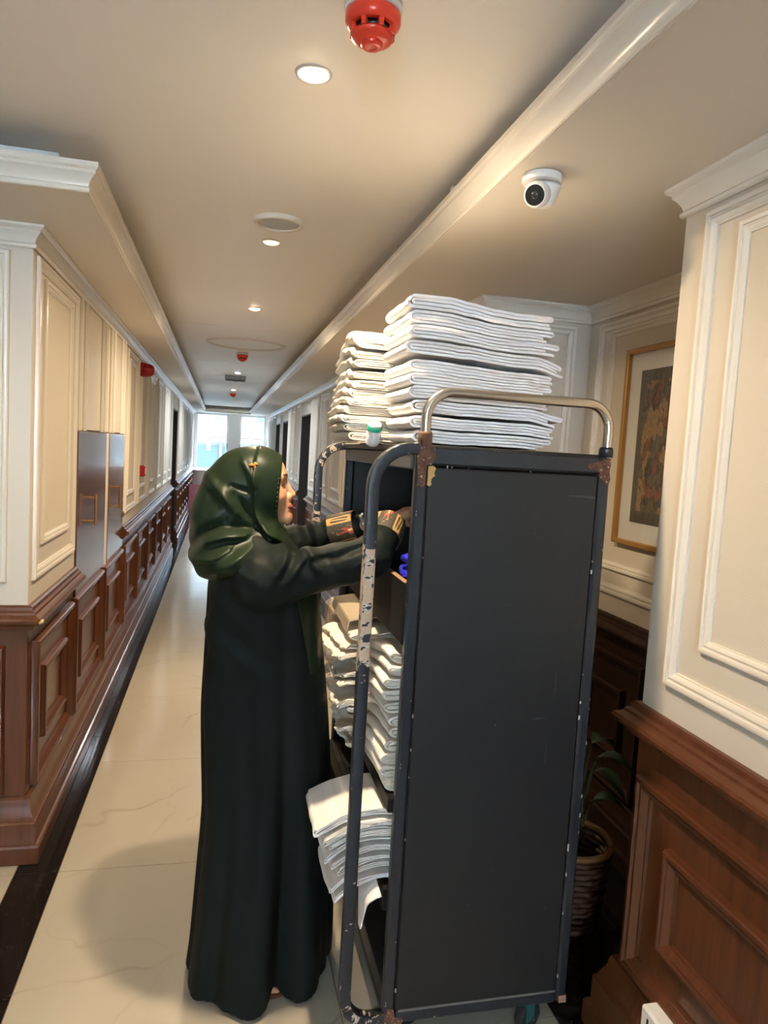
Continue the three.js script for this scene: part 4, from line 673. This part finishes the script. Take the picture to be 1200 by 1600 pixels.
// loosely folded cream cloths beside them
stack('linen_cloth', 'cloth', 'loosely folded cream cloths on the middle shelf', 0.694, -1.925, Array.from({ length: 13 }, (_, i) => [0.385 + 0.03 * Math.sin(i * 2.3) - 0.002 * i, 0.68, 0.0252 + 0.004 * Math.sin(i * 1.7), { wave: 0.008, round: 1.3 + 0.8 * Math.abs(Math.sin(i)), turn: 0.12 * Math.sin(i * 1.9) }]), 0.25, M.cotton,
  (x, y, z) => [x + 0.016 * N3(y * 30, z * 16, 3) + 0.012 * N3(y * 70, z * 40, 8), y - 0.35 * Math.pow(Math.max(0, 0.45 - x), 1.5) + 0.007 * N3(x * 30, z * 26, y * 2), z + 0.01 * N3(x * 20, y * 30, 2)],
  (i, n) => nth(i, n, 'rumpled cream cloth', 'in the untidy pile on the middle shelf'), { hs: 0.63, edge: 0.012, ends: 0.02, nz: 18 });
// wide folded sheets hanging over the lowest shelf
stack('bed_sheet', 'sheet', 'striped bed sheets overhanging the lowest shelf', 0.456, -1.67, Array.from({ length: 8 }, (_, i) => [[0.315, 0.3, 0.322, 0.305, 0.29, 0.3, 0.283, 0.262][i], 0.74, [0.025, 0.025, 0.026, 0.026, 0.026, 0.026, 0.027, 0.030][i], { wave: 0.006, turn: 0.04 * Math.sin(i * 2.1) - 0.03 }]), 0.2, std({ rgb: [0.79, 0.765, 0.725], roughness: 0.85, map: colorTex(256, 8, (u) => { const s = Math.sin(u * Math.PI * 2 * 8) > 0.2 ? 1 : 0.94; return [s, s, s]; }, [2.2, 1]), bumpMap: weave, bumpScale: 0.0006 }),
  (x, y, z) => { const o = Math.max(0, 0.452 - x), low = 1 - clamp((y - 0.42) / 0.24); return [x + 0.012 * low * o * 6, y - (0.9 + 3.0 * low) * o * o + 0.006 * N3(x * 16, z * 14, y * 2.5), z - 0.015 * N3(y * 9, x * 7, 4)]; },
  (i, n) => nth(i, n, 'white folded bed sheet', 'overhanging the lowest trolley shelf'), { hs: 0.56, edge: 0.012, ends: 0.02, round: 1.2, nz: 14 });
{ // a corner of cloth hanging down in front of the lowest lip
  const P = (u, v) => { const w = lerp(0.075, 0.010, Math.pow(v, 0.8)), s = (u - 0.5) * 2 * w; return [0.432 - 0.03 * Math.sin(Math.min(1, v * 3) * 1.57) - 0.006 * v, lerp(0.452, 0.322, v) - 0.02 * Math.abs(u - 0.6) * (1 - v), -1.70 + s * 0.95 + 0.01 * v + 0.006 * Math.sin(u * 14) * (1 - v * 0.6)]; };
  const g = sheet(P, 18, 14, 0.004), m = new THREE.Mesh(g.translate(-0.42, -0.33, 1.72), M.sheet); m.position.set(0.42, 0.33, -1.72); m.name = numbered('hanging_cloth'); m.castShadow = m.receiveShadow = true; scene.add(m); tag(m, 'pointed corner of white cloth hanging off the lowest trolley shelf', 'cloth');
}
{ // card and plastic bag at the back of the middle shelf
  const t = thing('cardboard_sheet', 'flat tan card lying on the untidy pile of cloths', 'card', [0.46, 1.04, -2.1]);
  const g = sheet((u, v) => [lerp(0.385, 0.60, u), 1.052 + 0.012 * v + 0.004 * u + 0.006 * Math.sin(u * 5), lerp(-1.99, -2.27, v) - 0.05 * u], 8, 8, 0.003); part(t, 'card', g, std({ rgb: [0.36, 0.29, 0.2], roughness: 0.8 })); part(t, 'folded_flap', sheet((u, v) => [0.385 - 0.002 - 0.006 * v, 1.052 + 0.012 * u - 0.03 * v, lerp(-1.99, -2.27, u)], 6, 4, 0.003), std({ rgb: [0.33, 0.26, 0.18], roughness: 0.8 }));
  const b = thing('plastic_bag', 'crinkled clear plastic bag of linen at the far end of the middle shelf', 'bag', [0.42, 0.68, -2.42]);
  const f = (sx, amp, s) => surfaceNet((x, y, z) => { const q = [x - 0.47, y - 0.868, z + 2.40], d = Math.max(Math.abs(q[0]) - 0.085 * sx, Math.abs(q[1]) - 0.155 * sx, Math.abs(q[2]) - 0.09 * sx), r = Math.hypot(Math.max(0, Math.abs(q[0]) - 0.05 * sx), Math.max(0, Math.abs(q[1]) - 0.11 * sx), Math.max(0, Math.abs(q[2]) - 0.05 * sx)) - 0.045 * sx; return Math.max(d, r) + amp * (N3(x * 28, y * 22, z * 28 + s) + 0.6 * Math.abs(N3(x * 50, y * 34, z * 50))); }, [0.36, 0.68, -2.52], [0.58, 1.05, -2.28], 0.008);
  part(b, 'contents', f(0.9, 0.004, 2), M.cotton); part(b, 'film', f(1, 0.008, 5), new THREE.MeshPhysicalMaterial({ color: 0xf4efe4, transmission: 0.85, roughness: 0.15, thickness: 0 }));
}
{ // blue packets in the tray
  const blue = std({ rgb: [0.022, 0.02, 0.42], roughness: 0.25, clearcoat: 0.4 });
  const where = ['upper blue plastic packet in the top tray', 'lower blue plastic packet by the tray lip', 'far blue plastic packet deeper in the top tray'];
  [[0.528, 1.277, -1.735, 0.35], [0.522, 1.236, -1.79, -0.2], [0.60, 1.215, -1.92, 0.8]].forEach(([x, y, z, a], i) => {
    const t = thing('plastic_packet', where[i], 'packet', [x, y, z], 'blue packets in the top tray'); t.rotation.y = a;
    const g = surfaceNet((px, py, pz) => { const q = [px / 0.05, py / 0.02, pz / 0.07], n = Math.pow(Math.pow(Math.abs(q[0]), 4) + Math.pow(Math.abs(q[2]), 4), 0.25), th = 0.016 * Math.sqrt(Math.max(0, 1 - n * n)) + 0.0022; return Math.max((n - 1) * 0.05, Math.abs(py - 0.004 * N3(px * 50, pz * 40, i)) - th) + 0.0025 * Math.abs(N3(px * 60 + i, py * 40, pz * 45)); }, [-0.058, -0.024, -0.078], [0.058, 0.024, 0.078], 0.004);
    localPart(t, 'wrapper', g, blue);
    localPart(t, 'seam', box(-0.044, 0.044, -0.0015, 0.0015, 0.066, 0.082, 0.0007), blue);
  });
}

// ---------------------------------------------------------------- the woman at the trolley
{
  const Z0 = -2.0, t = thing('person', 'woman in dark green headscarf and long dark abaya, reaching into the trolley with both arms', 'person', [0.17, 0, Z0]);
  const skinRGB = [0.50, 0.265, 0.145];
  const abayaM = std({ rgb: [0.0078, 0.0108, 0.0102], roughness: 0.55, specularIntensity: 0.13 });
  const scarfM = std({ rgb: [0.0092, 0.0172, 0.0084], roughness: 0.42, specularIntensity: 0.26 });
  const add = (a, k) => [a[0] + k[0], a[1] + k[1], a[2] + k[2]], mul = (a, s) => a.map(v => v * s), norm = (a) => mul(a, 1 / Math.hypot(...a)), cross = (a, b) => [a[1] * b[2] - a[2] * b[1], a[2] * b[0] - a[0] * b[2], a[0] * b[1] - a[1] * b[0]];
  // joints: near (right) arm and far (left) arm
  const SN = [0.115, 1.198, -1.835], EN = [0.396, 1.266, -1.80], WN = [0.472, 1.352, -1.925], SF = [0.125, 1.225, -2.165], EF = [0.285, 1.262, -2.2], WF = [0.425, 1.322, -2.125];

  // ---- head and face (looking along +x)
  const lipU = (p) => ell(p, [0.1925, 1.3805, Z0], [0.0135, 0.0068, 0.021]), lipL = (p) => ell(p, [0.191, 1.3695, Z0], [0.0135, 0.0078, 0.0185]);
  const headF = (x, y, z) => {
    const p = [x, y, z], q = [x, y, Z0 + Math.abs(z - Z0)];
    let d = ell(p, [0.082, 1.452, Z0], [0.088, 0.084, 0.070]);
    d = smin(d, ell(p, [0.122, 1.408, Z0], [0.060, 0.078, 0.056]), 0.03);
    d = smin(d, ell(p, [0.126, 1.478, Z0], [0.050, 0.044, 0.058]), 0.03);
    d = smin(d, cone(p, [0.115, 1.365, Z0], [0.184, 1.348, Z0], 0.038, 0.017), 0.03);
    d = smin(d, cone(q, [0.164, 1.463, Z0 + 0.042], [0.1735, 1.465, Z0 + 0.008], 0.010, 0.010), 0.014);
    d = smin(d, Math.hypot(q[0] - 0.146, q[1] - 1.408, q[2] - Z0 - 0.034) - 0.028, 0.03);
    d = smax(d, 0.0145 - Math.hypot(q[0] - 0.1825, q[1] - 1.447, q[2] - Z0 - 0.031), 0.014);
    d = smin(d, Math.hypot(q[0] - 0.1605, q[1] - 1.4465, q[2] - Z0 - 0.030) - 0.0132, 0.004);
    d = smin(d, cone(p, [0.176, 1.454, Z0], [0.2015, 1.4145, Z0], 0.0065, 0.0095), 0.010);
    d = smin(d, Math.hypot(q[0] - 0.1905, q[1] - 1.4085, q[2] - Z0 - 0.0095) - 0.0078, 0.006);
    d = smin(d, cone(p, [0.176, 1.385, Z0], [0.180, 1.37, Z0], 0.022, 0.02), 0.02);
    d = smin(d, lipU(p), 0.006); d = smin(d, lipL(p), 0.005);
    d = smin(d, Math.hypot(p[0] - 0.1865, p[1] - 1.3475, (p[2] - Z0) * 0.8) - 0.0155, 0.012);
    d = smin(d, cone(p, [0.080, 1.39, Z0], [0.066, 1.25, Z0], 0.050, 0.056), 0.03);
    return d;
  };
  const head = surfaceNet(headF, [-0.02, 1.235, Z0 - 0.09], [0.235, 1.55, Z0 + 0.09], 0.0028);
  const limb = (p, a, b, c, r) => Math.min(cone(p, a, b, r[0], r[1]), cone(p, b, c, r[1], r[2]));
  const trunkF = (x, y, z) => {
    const p = [x, y, z], q = [x, y, Z0 + Math.abs(z - Z0)];
    let d = ell(p, [0.125, 1.10, Z0], [0.10, 0.19, 0.14]); d = smin(d, ell(p, [0.14, 0.87, Z0], [0.115, 0.15, 0.135]), 0.06);
    d = smin(d, cone(p, [0.066, 1.28, Z0], [0.10, 1.18, Z0], 0.054, 0.06), 0.05);
    d = smin(d, limb(p, SN, EN, WN, [0.05, 0.036, 0.024]), 0.04); d = smin(d, limb(p, SF, EF, WF, [0.046, 0.036, 0.024]), 0.04);
    d = smin(d, limb(q, [0.14, 0.82, Z0 + 0.07], [0.16, 0.45, Z0 + 0.075], [0.125, 0.09, Z0 + 0.08], [0.075, 0.055, 0.036]), 0.05);
    return d;
  };
  const trunk = surfaceNet(trunkF, [-0.06, 0.03, Z0 - 0.26], [0.56, 1.36, Z0 + 0.26], 0.012);
  const footF = (zc) => (x, y, z) => { const p = [x, y, z]; let d = cone(p, [0.10, 0.045, zc], [0.20, 0.022, zc + 0.004], 0.03, 0.017); d = smin(d, cone(p, [0.122, 0.10, zc], [0.105, 0.045, zc], 0.034, 0.034), 0.03); for (let k = 0; k < 5; k++) d = smin(d, cone(p, [0.195, 0.02, zc - 0.026 + k * 0.013], [0.238 - 0.006 * k, 0.016, zc - 0.028 + k * 0.014], 0.010, 0.0085 - 0.0006 * k), 0.006); return Math.max(d, 0.009 - y); };
  const feet = [Z0 + 0.095, Z0 - 0.085].map(zc => surfaceNet(footF(zc), [0.05, -0.004, zc - 0.06], [0.26, 0.15, zc + 0.06], 0.004));
  // ---- hands: palm of four metacarpals, five separate bent fingers
  function handGeo(W, dir, back, thumbSide, curls) {
    const X = norm(dir), Y0 = norm(back), Zt = norm(cross(X, Y0)), Y = cross(Zt, X), side = mul(Zt, thumbSide), P = (a, b, c) => [0, 1, 2].map(i => W[i] + X[i] * a + Y[i] * b + side[i] * c);
    const bones = [[P(-0.03, 0, 0), P(0.012, 0, 0), 0.023, 0.022]], fingers = [];
    const spec = [[0.026, 0.082, [0.038, 0.023, 0.018], 0.0082], [0.009, 0.086, [0.042, 0.026, 0.019], 0.0084], [-0.009, 0.082, [0.038, 0.024, 0.018], 0.008], [-0.026, 0.074, [0.030, 0.018, 0.016], 0.0072]];
    spec.forEach(([c, l, seg, r], i) => {
      bones.push([P(0.012, 0, c * 0.6), P(l, 0.002, c), 0.0145, 0.0112]);
      let a = curls[i] * 0.5, q = [l, 0.002], prev = P(q[0], q[1], c); const f = [];
      seg.forEach((s, k) => { a += k ? curls[i] * 0.75 : 0; q = [q[0] + s * Math.cos(a), q[1] - s * Math.sin(a)]; const n = P(q[0], q[1], c * (1 + 0.12 * k)); f.push([prev, n, r * (1 - 0.09 * k), r * (1 - 0.09 * (k + 1))]); prev = n; }); fingers.push(f);
    });
    fingers.push([[P(0.018, -0.004, 0.020), P(0.05, -0.012, 0.044), 0.0125, 0.0098], [P(0.05, -0.012, 0.044), P(0.078, -0.020, 0.050), 0.0095, 0.0085], [P(0.078, -0.020, 0.050), P(0.098, -0.030, 0.047), 0.0085, 0.007]]);
    const all = [...bones, ...fingers.flat()].flatMap(b => [b[0], b[1]]), lo = [0, 1, 2].map(i => Math.min(...all.map(p => p[i])) - 0.03), hi = [0, 1, 2].map(i => Math.max(...all.map(p => p[i])) + 0.03);
    return surfaceNet((x, y, z) => { const p = [x, y, z]; let d = 1; for (const b of bones) d = smin(d, cone(p, b[0], b[1], b[2], b[3]), 0.014); for (const f of fingers) { let e = 1; for (const b of f) e = smin(e, cone(p, b[0], b[1], b[2], b[3]), 0.004); d = smin(d, e, 0.006); } return d; }, lo, hi, 0.003);
  }
  const handN = handGeo(WN, [0.80, 0.36, -0.42], [-0.3, 0.95, 0], -1, [0.35, 0.42, 0.5, 0.55]), handF = handGeo(WF, [0.95, 0.22, 0.12], [-0.2, 0.97, 0.1], 1, [0.3, 0.38, 0.46, 0.5]);
  const bodyG = merged([head, trunk, ...feet, handN, handF]), bp = bodyG.attributes.position, col = new Float32Array(bp.count * 3);
  for (let i = 0; i < bp.count; i++) {
    const p = [bp.getX(i), bp.getY(i), bp.getZ(i)], az = Math.abs(p[2] - Z0); let c = skinRGB;
    if (p[1] > 1.25 && p[0] > 0.15) {
      const lip = Math.min(lipU(p), lipL(p)); if (lip < 0.0022 && p[0] > 0.186) c = [0.2, 0.04, 0.035];
      const brow = Math.abs(p[1] - (1.4705 - 0.10 * Math.max(0, az - 0.03))); if (brow < 0.0032 && az > 0.010 && az < 0.05) c = [0.05, 0.022, 0.014];
      const lash = Math.abs(p[1] - 1.4405 - 0.3 * (p[0] - 0.172)); if (lash < 0.0017 && az > 0.016 && az < 0.046 && p[0] > 0.158 && p[0] < 0.178) c = [0.03, 0.015, 0.012];
    }
    col.set(c, i * 3);
  }
  bodyG.setAttribute('color', new THREE.BufferAttribute(col, 3));
  part(t, 'body', bodyG, new THREE.MeshPhysicalMaterial({ color: 0xffffff, vertexColors: true, roughness: 0.5 }));

  // ---- abaya: a lofted gown with folds, sleeves joined on
  const ys = [0.0, 0.1, 0.3, 0.5, 0.65, 0.8, 0.95, 1.05, 1.15, 1.22, 1.28, 1.33];
  const xl = spline(ys, [-0.030, -0.020, -0.012, -0.008, -0.018, -0.026, -0.024, -0.022, -0.02, -0.012, 0.01, 0.03]);
  const xr = spline(ys, [0.372, 0.372, 0.366, 0.356, 0.345, 0.332, 0.314, 0.30, 0.285, 0.255, 0.21, 0.16]);
  const hz = spline(ys, [0.185, 0.18, 0.164, 0.148, 0.144, 0.15, 0.158, 0.166, 0.178, 0.18, 0.145, 0.09]);
  const gauss = (a, c, w) => { let d = a - c; while (d > Math.PI) d -= 2 * Math.PI; while (d < -Math.PI) d += 2 * Math.PI; return Math.exp(-d * d / (w * w)); };
  const lineBump0 = (pts, x, y, w) => { let best = 1e9; for (let i = 0; i + 1 < pts.length; i++) { const a = pts[i], b = pts[i + 1], ux = b[0] - a[0], uy = b[1] - a[1], t = clamp(((x - a[0]) * ux + (y - a[1]) * uy) / (ux * ux + uy * uy)); best = Math.min(best, Math.hypot(x - a[0] - ux * t, y - a[1] - uy * t)); } return Math.exp(-best * best / (w * w)); };
  const sleeveFolds = [{ p: [[0.179, 1.287], [0.147, 1.225]], h: 0.006, w: 0.008 }, { p: [[0.217, 1.272], [0.173, 1.205]], h: 0.006, w: 0.009 }, { p: [[0.20, 1.28], [0.162, 1.215]], h: -0.004, w: 0.007 }, { p: [[0.23, 1.285], [0.25, 1.24]], h: 0.005, w: 0.008 }, { p: [[0.233, 1.278], [0.283, 1.289], [0.376, 1.32]], h: 0.004, w: 0.007 }, { p: [[0.245, 1.262], [0.30, 1.272], [0.37, 1.30]], h: -0.004, w: 0.007 }];
  const gownF = (x, y, z) => {
    const p = [x, y, z], a0 = xl(y), a1 = xr(y), cx = (a0 + a1) / 2, a = (a1 - a0) / 2, b = hz(y), dx = x - cx, dz = z - Z0, th = Math.atan2(dz, dx), r = Math.hypot(dx / a, dz / b), low = sstep(1.02, 0.0, y);
    let d = (r - 1) * Math.min(a, b);
    // long vertical folds, deeper towards the hem
    const f = 0.5 * Math.cos(7 * th + 0.9 + 0.5 * y) + 0.32 * Math.cos(11 * th + 2.0 - 0.9 * y) + 0.2 * Math.cos(17 * th + 0.4 + 1.4 * y);
    d -= (0.003 + 0.012 * low) * f;
    d += (0.004 + 0.040 * low * low) * gauss(th, 1.40 - 0.10 * (1 - low), 0.10 + 0.05 * low) ;
    d -= 0.030 * low * low * gauss(th, 1.85, 0.34); d -= 0.018 * low * gauss(th, 0.95, 0.2); d -= 0.024 * low * low * gauss(th, -0.45, 0.3); d -= 0.02 * low * low * gauss(th, 2.9, 0.4);
    // drawn folds from under the arm across the back
    const g = (x - 0.24) * 0.62 - (1.06 - y) * 0.78; if (dz > 0) d -= 0.006 * Math.sin(g * 62) * Math.exp(-Math.pow((y - 1.03) / 0.10, 2)) * sstep(0.30, 0.10, x);
    d = smax(d, y - 1.325, 0.03); d = Math.max(d, 0.010 + 0.03 * gauss(th, 1.38, 0.14) + 0.012 * gauss(th, 0.4, 0.5) - y);
    // sleeves
    const wr = 0.0045 * N3(x * 34, y * 16, z * 16) + 0.004 * Math.abs(N3(x * 20 + y * 14, y * 22 - x * 10, z * 12));
    let s = Math.min(cone(p, SN, EN, 0.070, 0.052), cone(p, EN, [0.463, 1.339, -1.908], 0.051, 0.043)); s = s + wr + 0.005 * Math.sin((x * 0.9 + y * 0.55) * 88) * sstep(0.34, 0.2, x) * sstep(0.10, 0.2, x) * sstep(1.2, 1.26, y);
    if (z > Z0 && y > 1.14 && x > 0.1) for (const r of sleeveFolds) s -= 1.7 * r.h * lineBump0(r.p, x, y, r.w);
    d = smin(d, s, 0.045);
    let e = Math.min(cone(p, SF, EF, 0.066, 0.052), cone(p, EF, [0.408, 1.314, -2.134], 0.052, 0.044)); e += wr + 0.005 * Math.sin(x * 120 + y * 30) * sstep(0.2, 0.27, x);
    return smin(d, e, 0.04);
  };
  part(t, 'abaya', surfaceNet(gownF, [-0.10, -0.01, Z0 - 0.30], [0.54, 1.41, Z0 + 0.30], 0.0075), abayaM);
  // embroidered cuffs
  const cuffTex = colorTex(512, 128, (u, v) => {
    const n = tileN(u, v, 64, 16, 71); let c = [0.035 * (1 + n), 0.028 * (1 + n), 0.018 * (1 + n)];
    const k = u * 8, i = Math.floor(k), cx = (k - i - 0.5), kind = i % 2, cy = v - (kind ? 0.62 : 0.42), rx = Math.abs(cx) / 0.34, ry = Math.abs(cy) / 0.30, r = Math.pow(Math.pow(rx, 4) + Math.pow(ry, 4), 0.25);
    if (!kind && r < 1 && (r > 0.58 || Math.abs(cx - 0.25 * cy) < 0.06)) c = [0.40 + 0.2 * n, 0.235 + 0.12 * n, 0.08];
    if (kind) { const a = Math.atan2(cy, cx * 0.9), rr = Math.hypot(cx * 0.9, cy); if (rr < 0.2 + 0.08 * Math.cos(5 * a)) c = rr < 0.07 ? [0.6, 0.4, 0.15] : [0.32, 0.06, 0.03]; else if (rr < 0.4 && tileN(u, v, 40, 12, 5) > 0.2) c = [0.4, 0.22, 0.08]; }
    if (Math.abs(v - 0.05) < 0.03 || Math.abs(v - 0.94) < 0.03) if (tileN(u, v, 90, 30, 6) > -0.1) c = [0.3, 0.18, 0.06]; return c; });
  const cuffM = std({ map: cuffTex, roughness: 0.7 });
  const cuff = (a, b, r0, r1) => { const A = new THREE.Vector3(...a), B = new THREE.Vector3(...b), d = B.clone().sub(A), L = d.length(), pr = [[r0 - 0.004, 0.001], [r0, 0], [lerp(r0, r1, 0.3), L * 0.3], [lerp(r0, r1, 0.7), L * 0.7], [r1, L], [r1 - 0.004, L + 0.001], [r1 - 0.006, L * 0.6]]; const g = lathe(pr, 40); g.applyQuaternion(new THREE.Quaternion().setFromUnitVectors(new THREE.Vector3(0, 1, 0), d.normalize())); g.translate(...a); const p = g.attributes.position; for (let i = 0; i < p.count; i++) p.setXYZ(i, p.getX(i) + 0.003 * N3(p.getX(i) * 40, p.getY(i) * 40, 2), p.getY(i) + 0.003 * N3(p.getY(i) * 40, p.getZ(i) * 40, 6), p.getZ(i)); g.computeVertexNormals(); return g; };
  part(t, 'cuff', cuff([0.442, 1.312, -1.872], [0.470, 1.351, -1.922], 0.050, 0.047), cuffM, 'cuff embroidered in gold and red');
  part(t, 'cuff', cuff([0.352, 1.291, -2.164], [0.418, 1.318, -2.128], 0.055, 0.050), cuffM, 'cuff embroidered in gold and red');
  { const w = part(t, 'bracelet', lathe([[0.026, 0], [0.0285, 0.002], [0.0285, 0.012], [0.026, 0.014]], 28).applyQuaternion(new THREE.Quaternion().setFromUnitVectors(new THREE.Vector3(0, 1, 0), new THREE.Vector3(0.9, 0.35, 0.25).normalize())).translate(0.43, 1.325, -2.122), std({ rgb: [0.2, 0.19, 0.19], metalness: 0.7, roughness: 0.35 }), 'grey bracelet'); part(w, 'bead', new THREE.SphereGeometry(0.004, 12, 8).translate(0.428, 1.356, -2.11), std({ rgb: [0.8, 0.8, 0.8], roughness: 0.15 })); }
  // ---- headscarf
  const face = spline([1.20, 1.27, 1.30, 1.325, 1.345, 1.38, 1.45, 1.50, 1.53, 1.56], [0.30, 0.25, 0.215, 0.180, 0.1625, 0.158, 0.1605, 0.166, 0.171, 0.175]);
  const band = spline([1.22, 1.28, 1.33, 1.38, 1.44, 1.50, 1.55], [0.165, 0.140, 0.108, 0.090, 0.084, 0.088, 0.102]);
  // distance to a polyline: soft on one side, sharper on the other, fading at the ends
  const lineBump = (pts, x, y, w, sharp) => { let best = 1e9, side = 0, along = 0; for (let i = 0; i + 1 < pts.length; i++) { const a = pts[i], b = pts[i + 1], ux = b[0] - a[0], uy = b[1] - a[1], t = clamp(((x - a[0]) * ux + (y - a[1]) * uy) / (ux * ux + uy * uy)), dx = x - a[0] - ux * t, dy = y - a[1] - uy * t, l = Math.hypot(dx, dy); if (l < best) { best = l; side = ux * dy - uy * dx; along = (i + t) / (pts.length - 1); } } const k = best / (side > 0 ? w : w * sharp); return Math.exp(-k * k) * (0.55 + 0.45 * Math.sin(Math.PI * clamp(along, 0.04, 0.96))); };
  const ridges = [
    { p: [[-0.034, 1.455], [0.008, 1.411], [0.045, 1.368]], h: 0.011, w: 0.018, s: 0.6 }, { p: [[0.06, 1.50], [0.083, 1.46], [0.088, 1.426]], h: 0.009, w: 0.014, s: 0.6 }, { p: [[0.03, 1.437], [0.062, 1.427], [0.09, 1.424]], h: -0.006, w: 0.007, s: 1 },
    { p: [[0.085, 1.365], [0.129, 1.318], [0.195, 1.276]], h: 0.011, w: 0.012, s: 0.7 }, { p: [[0.041, 1.412], [0.072, 1.374], [0.105, 1.335]], h: -0.008, w: 0.012, s: 0.8 }, { p: [[-0.03, 1.29], [0.02, 1.306], [0.07, 1.309]], h: 0.010, w: 0.015, s: 0.5 },
    { p: [[-0.01, 1.325], [0.04, 1.332], [0.09, 1.325]], h: -0.009, w: 0.012, s: 0.8 }, { p: [[-0.07, 1.262], [-0.03, 1.313], [0.016, 1.345]], h: -0.008, w: 0.014, s: 0.8 }, { p: [[-0.045, 1.35], [-0.02, 1.39], [-0.005, 1.43]], h: -0.006, w: 0.014, s: 1 }, { p: [[-0.06, 1.235], [-0.01, 1.25], [0.03, 1.275]], h: 0.008, w: 0.012, s: 0.6 }, { p: [[0.0, 1.215], [0.05, 1.255], [0.10, 1.29]], h: 0.006, w: 0.012, s: 0.7 }];
  const scarfF = (x, y, z) => {
    const p = [x, y, z];
    let d = ell(p, [0.080, 1.433, Z0], [0.114, 0.110, 0.092]);
    d = smin(d, ell(p, [0.120, 1.42, Z0], [0.075, 0.105, 0.083]), 0.03);
    d = smin(d, ell(p, [0.015, 1.335, Z0], [0.090, 0.125, 0.110]), 0.05);
    d = smin(d, ell(p, [0.006, 1.245, Z0 + 0.015], [0.076, 0.075, 0.125]), 0.05);
    d = smin(d, ell(p, [0.085, 1.285, Z0], [0.108, 0.062, 0.125]), 0.05);
    d = smin(d, ell(p, [0.055, 1.235, Z0 + 0.04], [0.105, 0.058, 0.150]), 0.04);
    const near = z > Z0 ? 1 : -1;
    // the folds of the cloth: ridges and valleys along lines over the near side, mirrored roughly on the far side
    if (d < 0.05) for (const r of ridges) d -= 1.35 * r.h * lineBump(r.p, x, y, r.w, r.s);
    d += 0.0028 * Math.sin(((x - 0.1) * -0.5 + (y - 1.4) * 0.85) * 84 + 4 * N3(x * 9, y * 6, z * 4)) * sstep(1.38, 1.28, y);
    d += 0.004 * N3(x * 13, y * 13, z * 13);
    // the front layer wraps over the back layer
    d -= 0.0055 * sstep(-0.003, 0.004, x - band(y)) * sstep(1.21, 1.25, y);
    d = smax(d, x - face(y), 0.004);
    d = Math.max(d, 1.186 + 0.28 * Math.max(0, x - 0.02) - y + 0.006 * N3(x * 22, z * 18, 4));
    return d;
  };
  part(t, 'headscarf', surfaceNet(scarfF, [-0.11, 1.16, Z0 - 0.21], [0.23, 1.565, Z0 + 0.22], 0.0042), scarfM, 'satin dark green headscarf');
  { // hanging end of the scarf under the arm
    const P = (u, v) => { const xa = lerp(0.195, 0.262, Math.pow(v, 0.8)), xb = lerp(0.285, 0.300, v), x = lerp(xa, xb, u), y = lerp(1.185, 0.932 + 0.02 * u, v), a0 = xl(y), a1 = xr(y), q = (x - (a0 + a1) / 2) / ((a1 - a0) / 2), zz = Z0 + hz(y) * Math.sqrt(Math.max(0.06, 1 - q * q)); return [x, y, zz + 0.016 + 0.005 * Math.sin(u * 9 + v * 4)]; };
    part(t, 'scarf_end', sheet(P, 12, 20, 0.004), scarfM, 'loose end of the green scarf');
    // small orange clip at the fold
    let z = -1.86; while (z > -2 && scarfF(0.088, 1.493, z) > 0) z -= 0.0005;
    const orange = std({ rgb: [0.5, 0.16, 0.02], roughness: 0.4 }), b = part(t, 'hair_clip', merged([[-0.0075, 0.001, 0.35], [0.0045, 0.0045, -0.5], [0.0015, -0.006, 1.1]].map(([dx, dy, a]) => new THREE.SphereGeometry(0.0068, 14, 10).scale(1, 0.62, 0.5).rotateZ(a).translate(0.088 + dx, 1.493 + dy, z + 0.002))), orange, 'small orange bow clip'); part(b, 'knot', new THREE.SphereGeometry(0.0032, 10, 8).translate(0.0875, 1.4935, z + 0.006), orange);
    // row of tiny beads along the edge of the scarf
    const beads = []; for (let k = 0; k < 9; k++) { const y = 1.362 + k * 0.0125, x = face(y) - 0.006; let zz = -1.87; while (zz > -2 && scarfF(x, y, zz) > 0) zz -= 0.0005; beads.push(new THREE.SphereGeometry(0.0012, 8, 6).translate(x, y, zz)); }
    const bm = part(t, 'edge_beads', merged(beads), std({ rgb: [0.3, 0.36, 0.3], roughness: 0.3 })); bm.userData.kind = 'stuff';
  }
  // sandals under the hem
  for (const zc of [Z0 + 0.095, Z0 - 0.085]) { const sh = new THREE.Shape(); sh.absellipse(0.155, 0, 0.105, 0.042, 0, Math.PI * 2); const g = new THREE.ExtrudeGeometry(sh, { depth: 0.007, bevelEnabled: true, bevelSize: 0.001, bevelThickness: 0.001, bevelSegments: 1, curveSegments: 28 }).rotateX(-Math.PI / 2).translate(0, 0.0012, zc); part(t, 'sandal', merged([g, tube([[0.165, 0.008, zc - 0.036], [0.17, 0.034, zc - 0.016], [0.17, 0.040, zc + 0.006], [0.165, 0.03, zc + 0.026], [0.16, 0.008, zc + 0.038]], 0.005, 24, 8)]), std({ rgb: [0.16, 0.06, 0.025], roughness: 0.5 })); }
}

renderer.render(scene, camera);
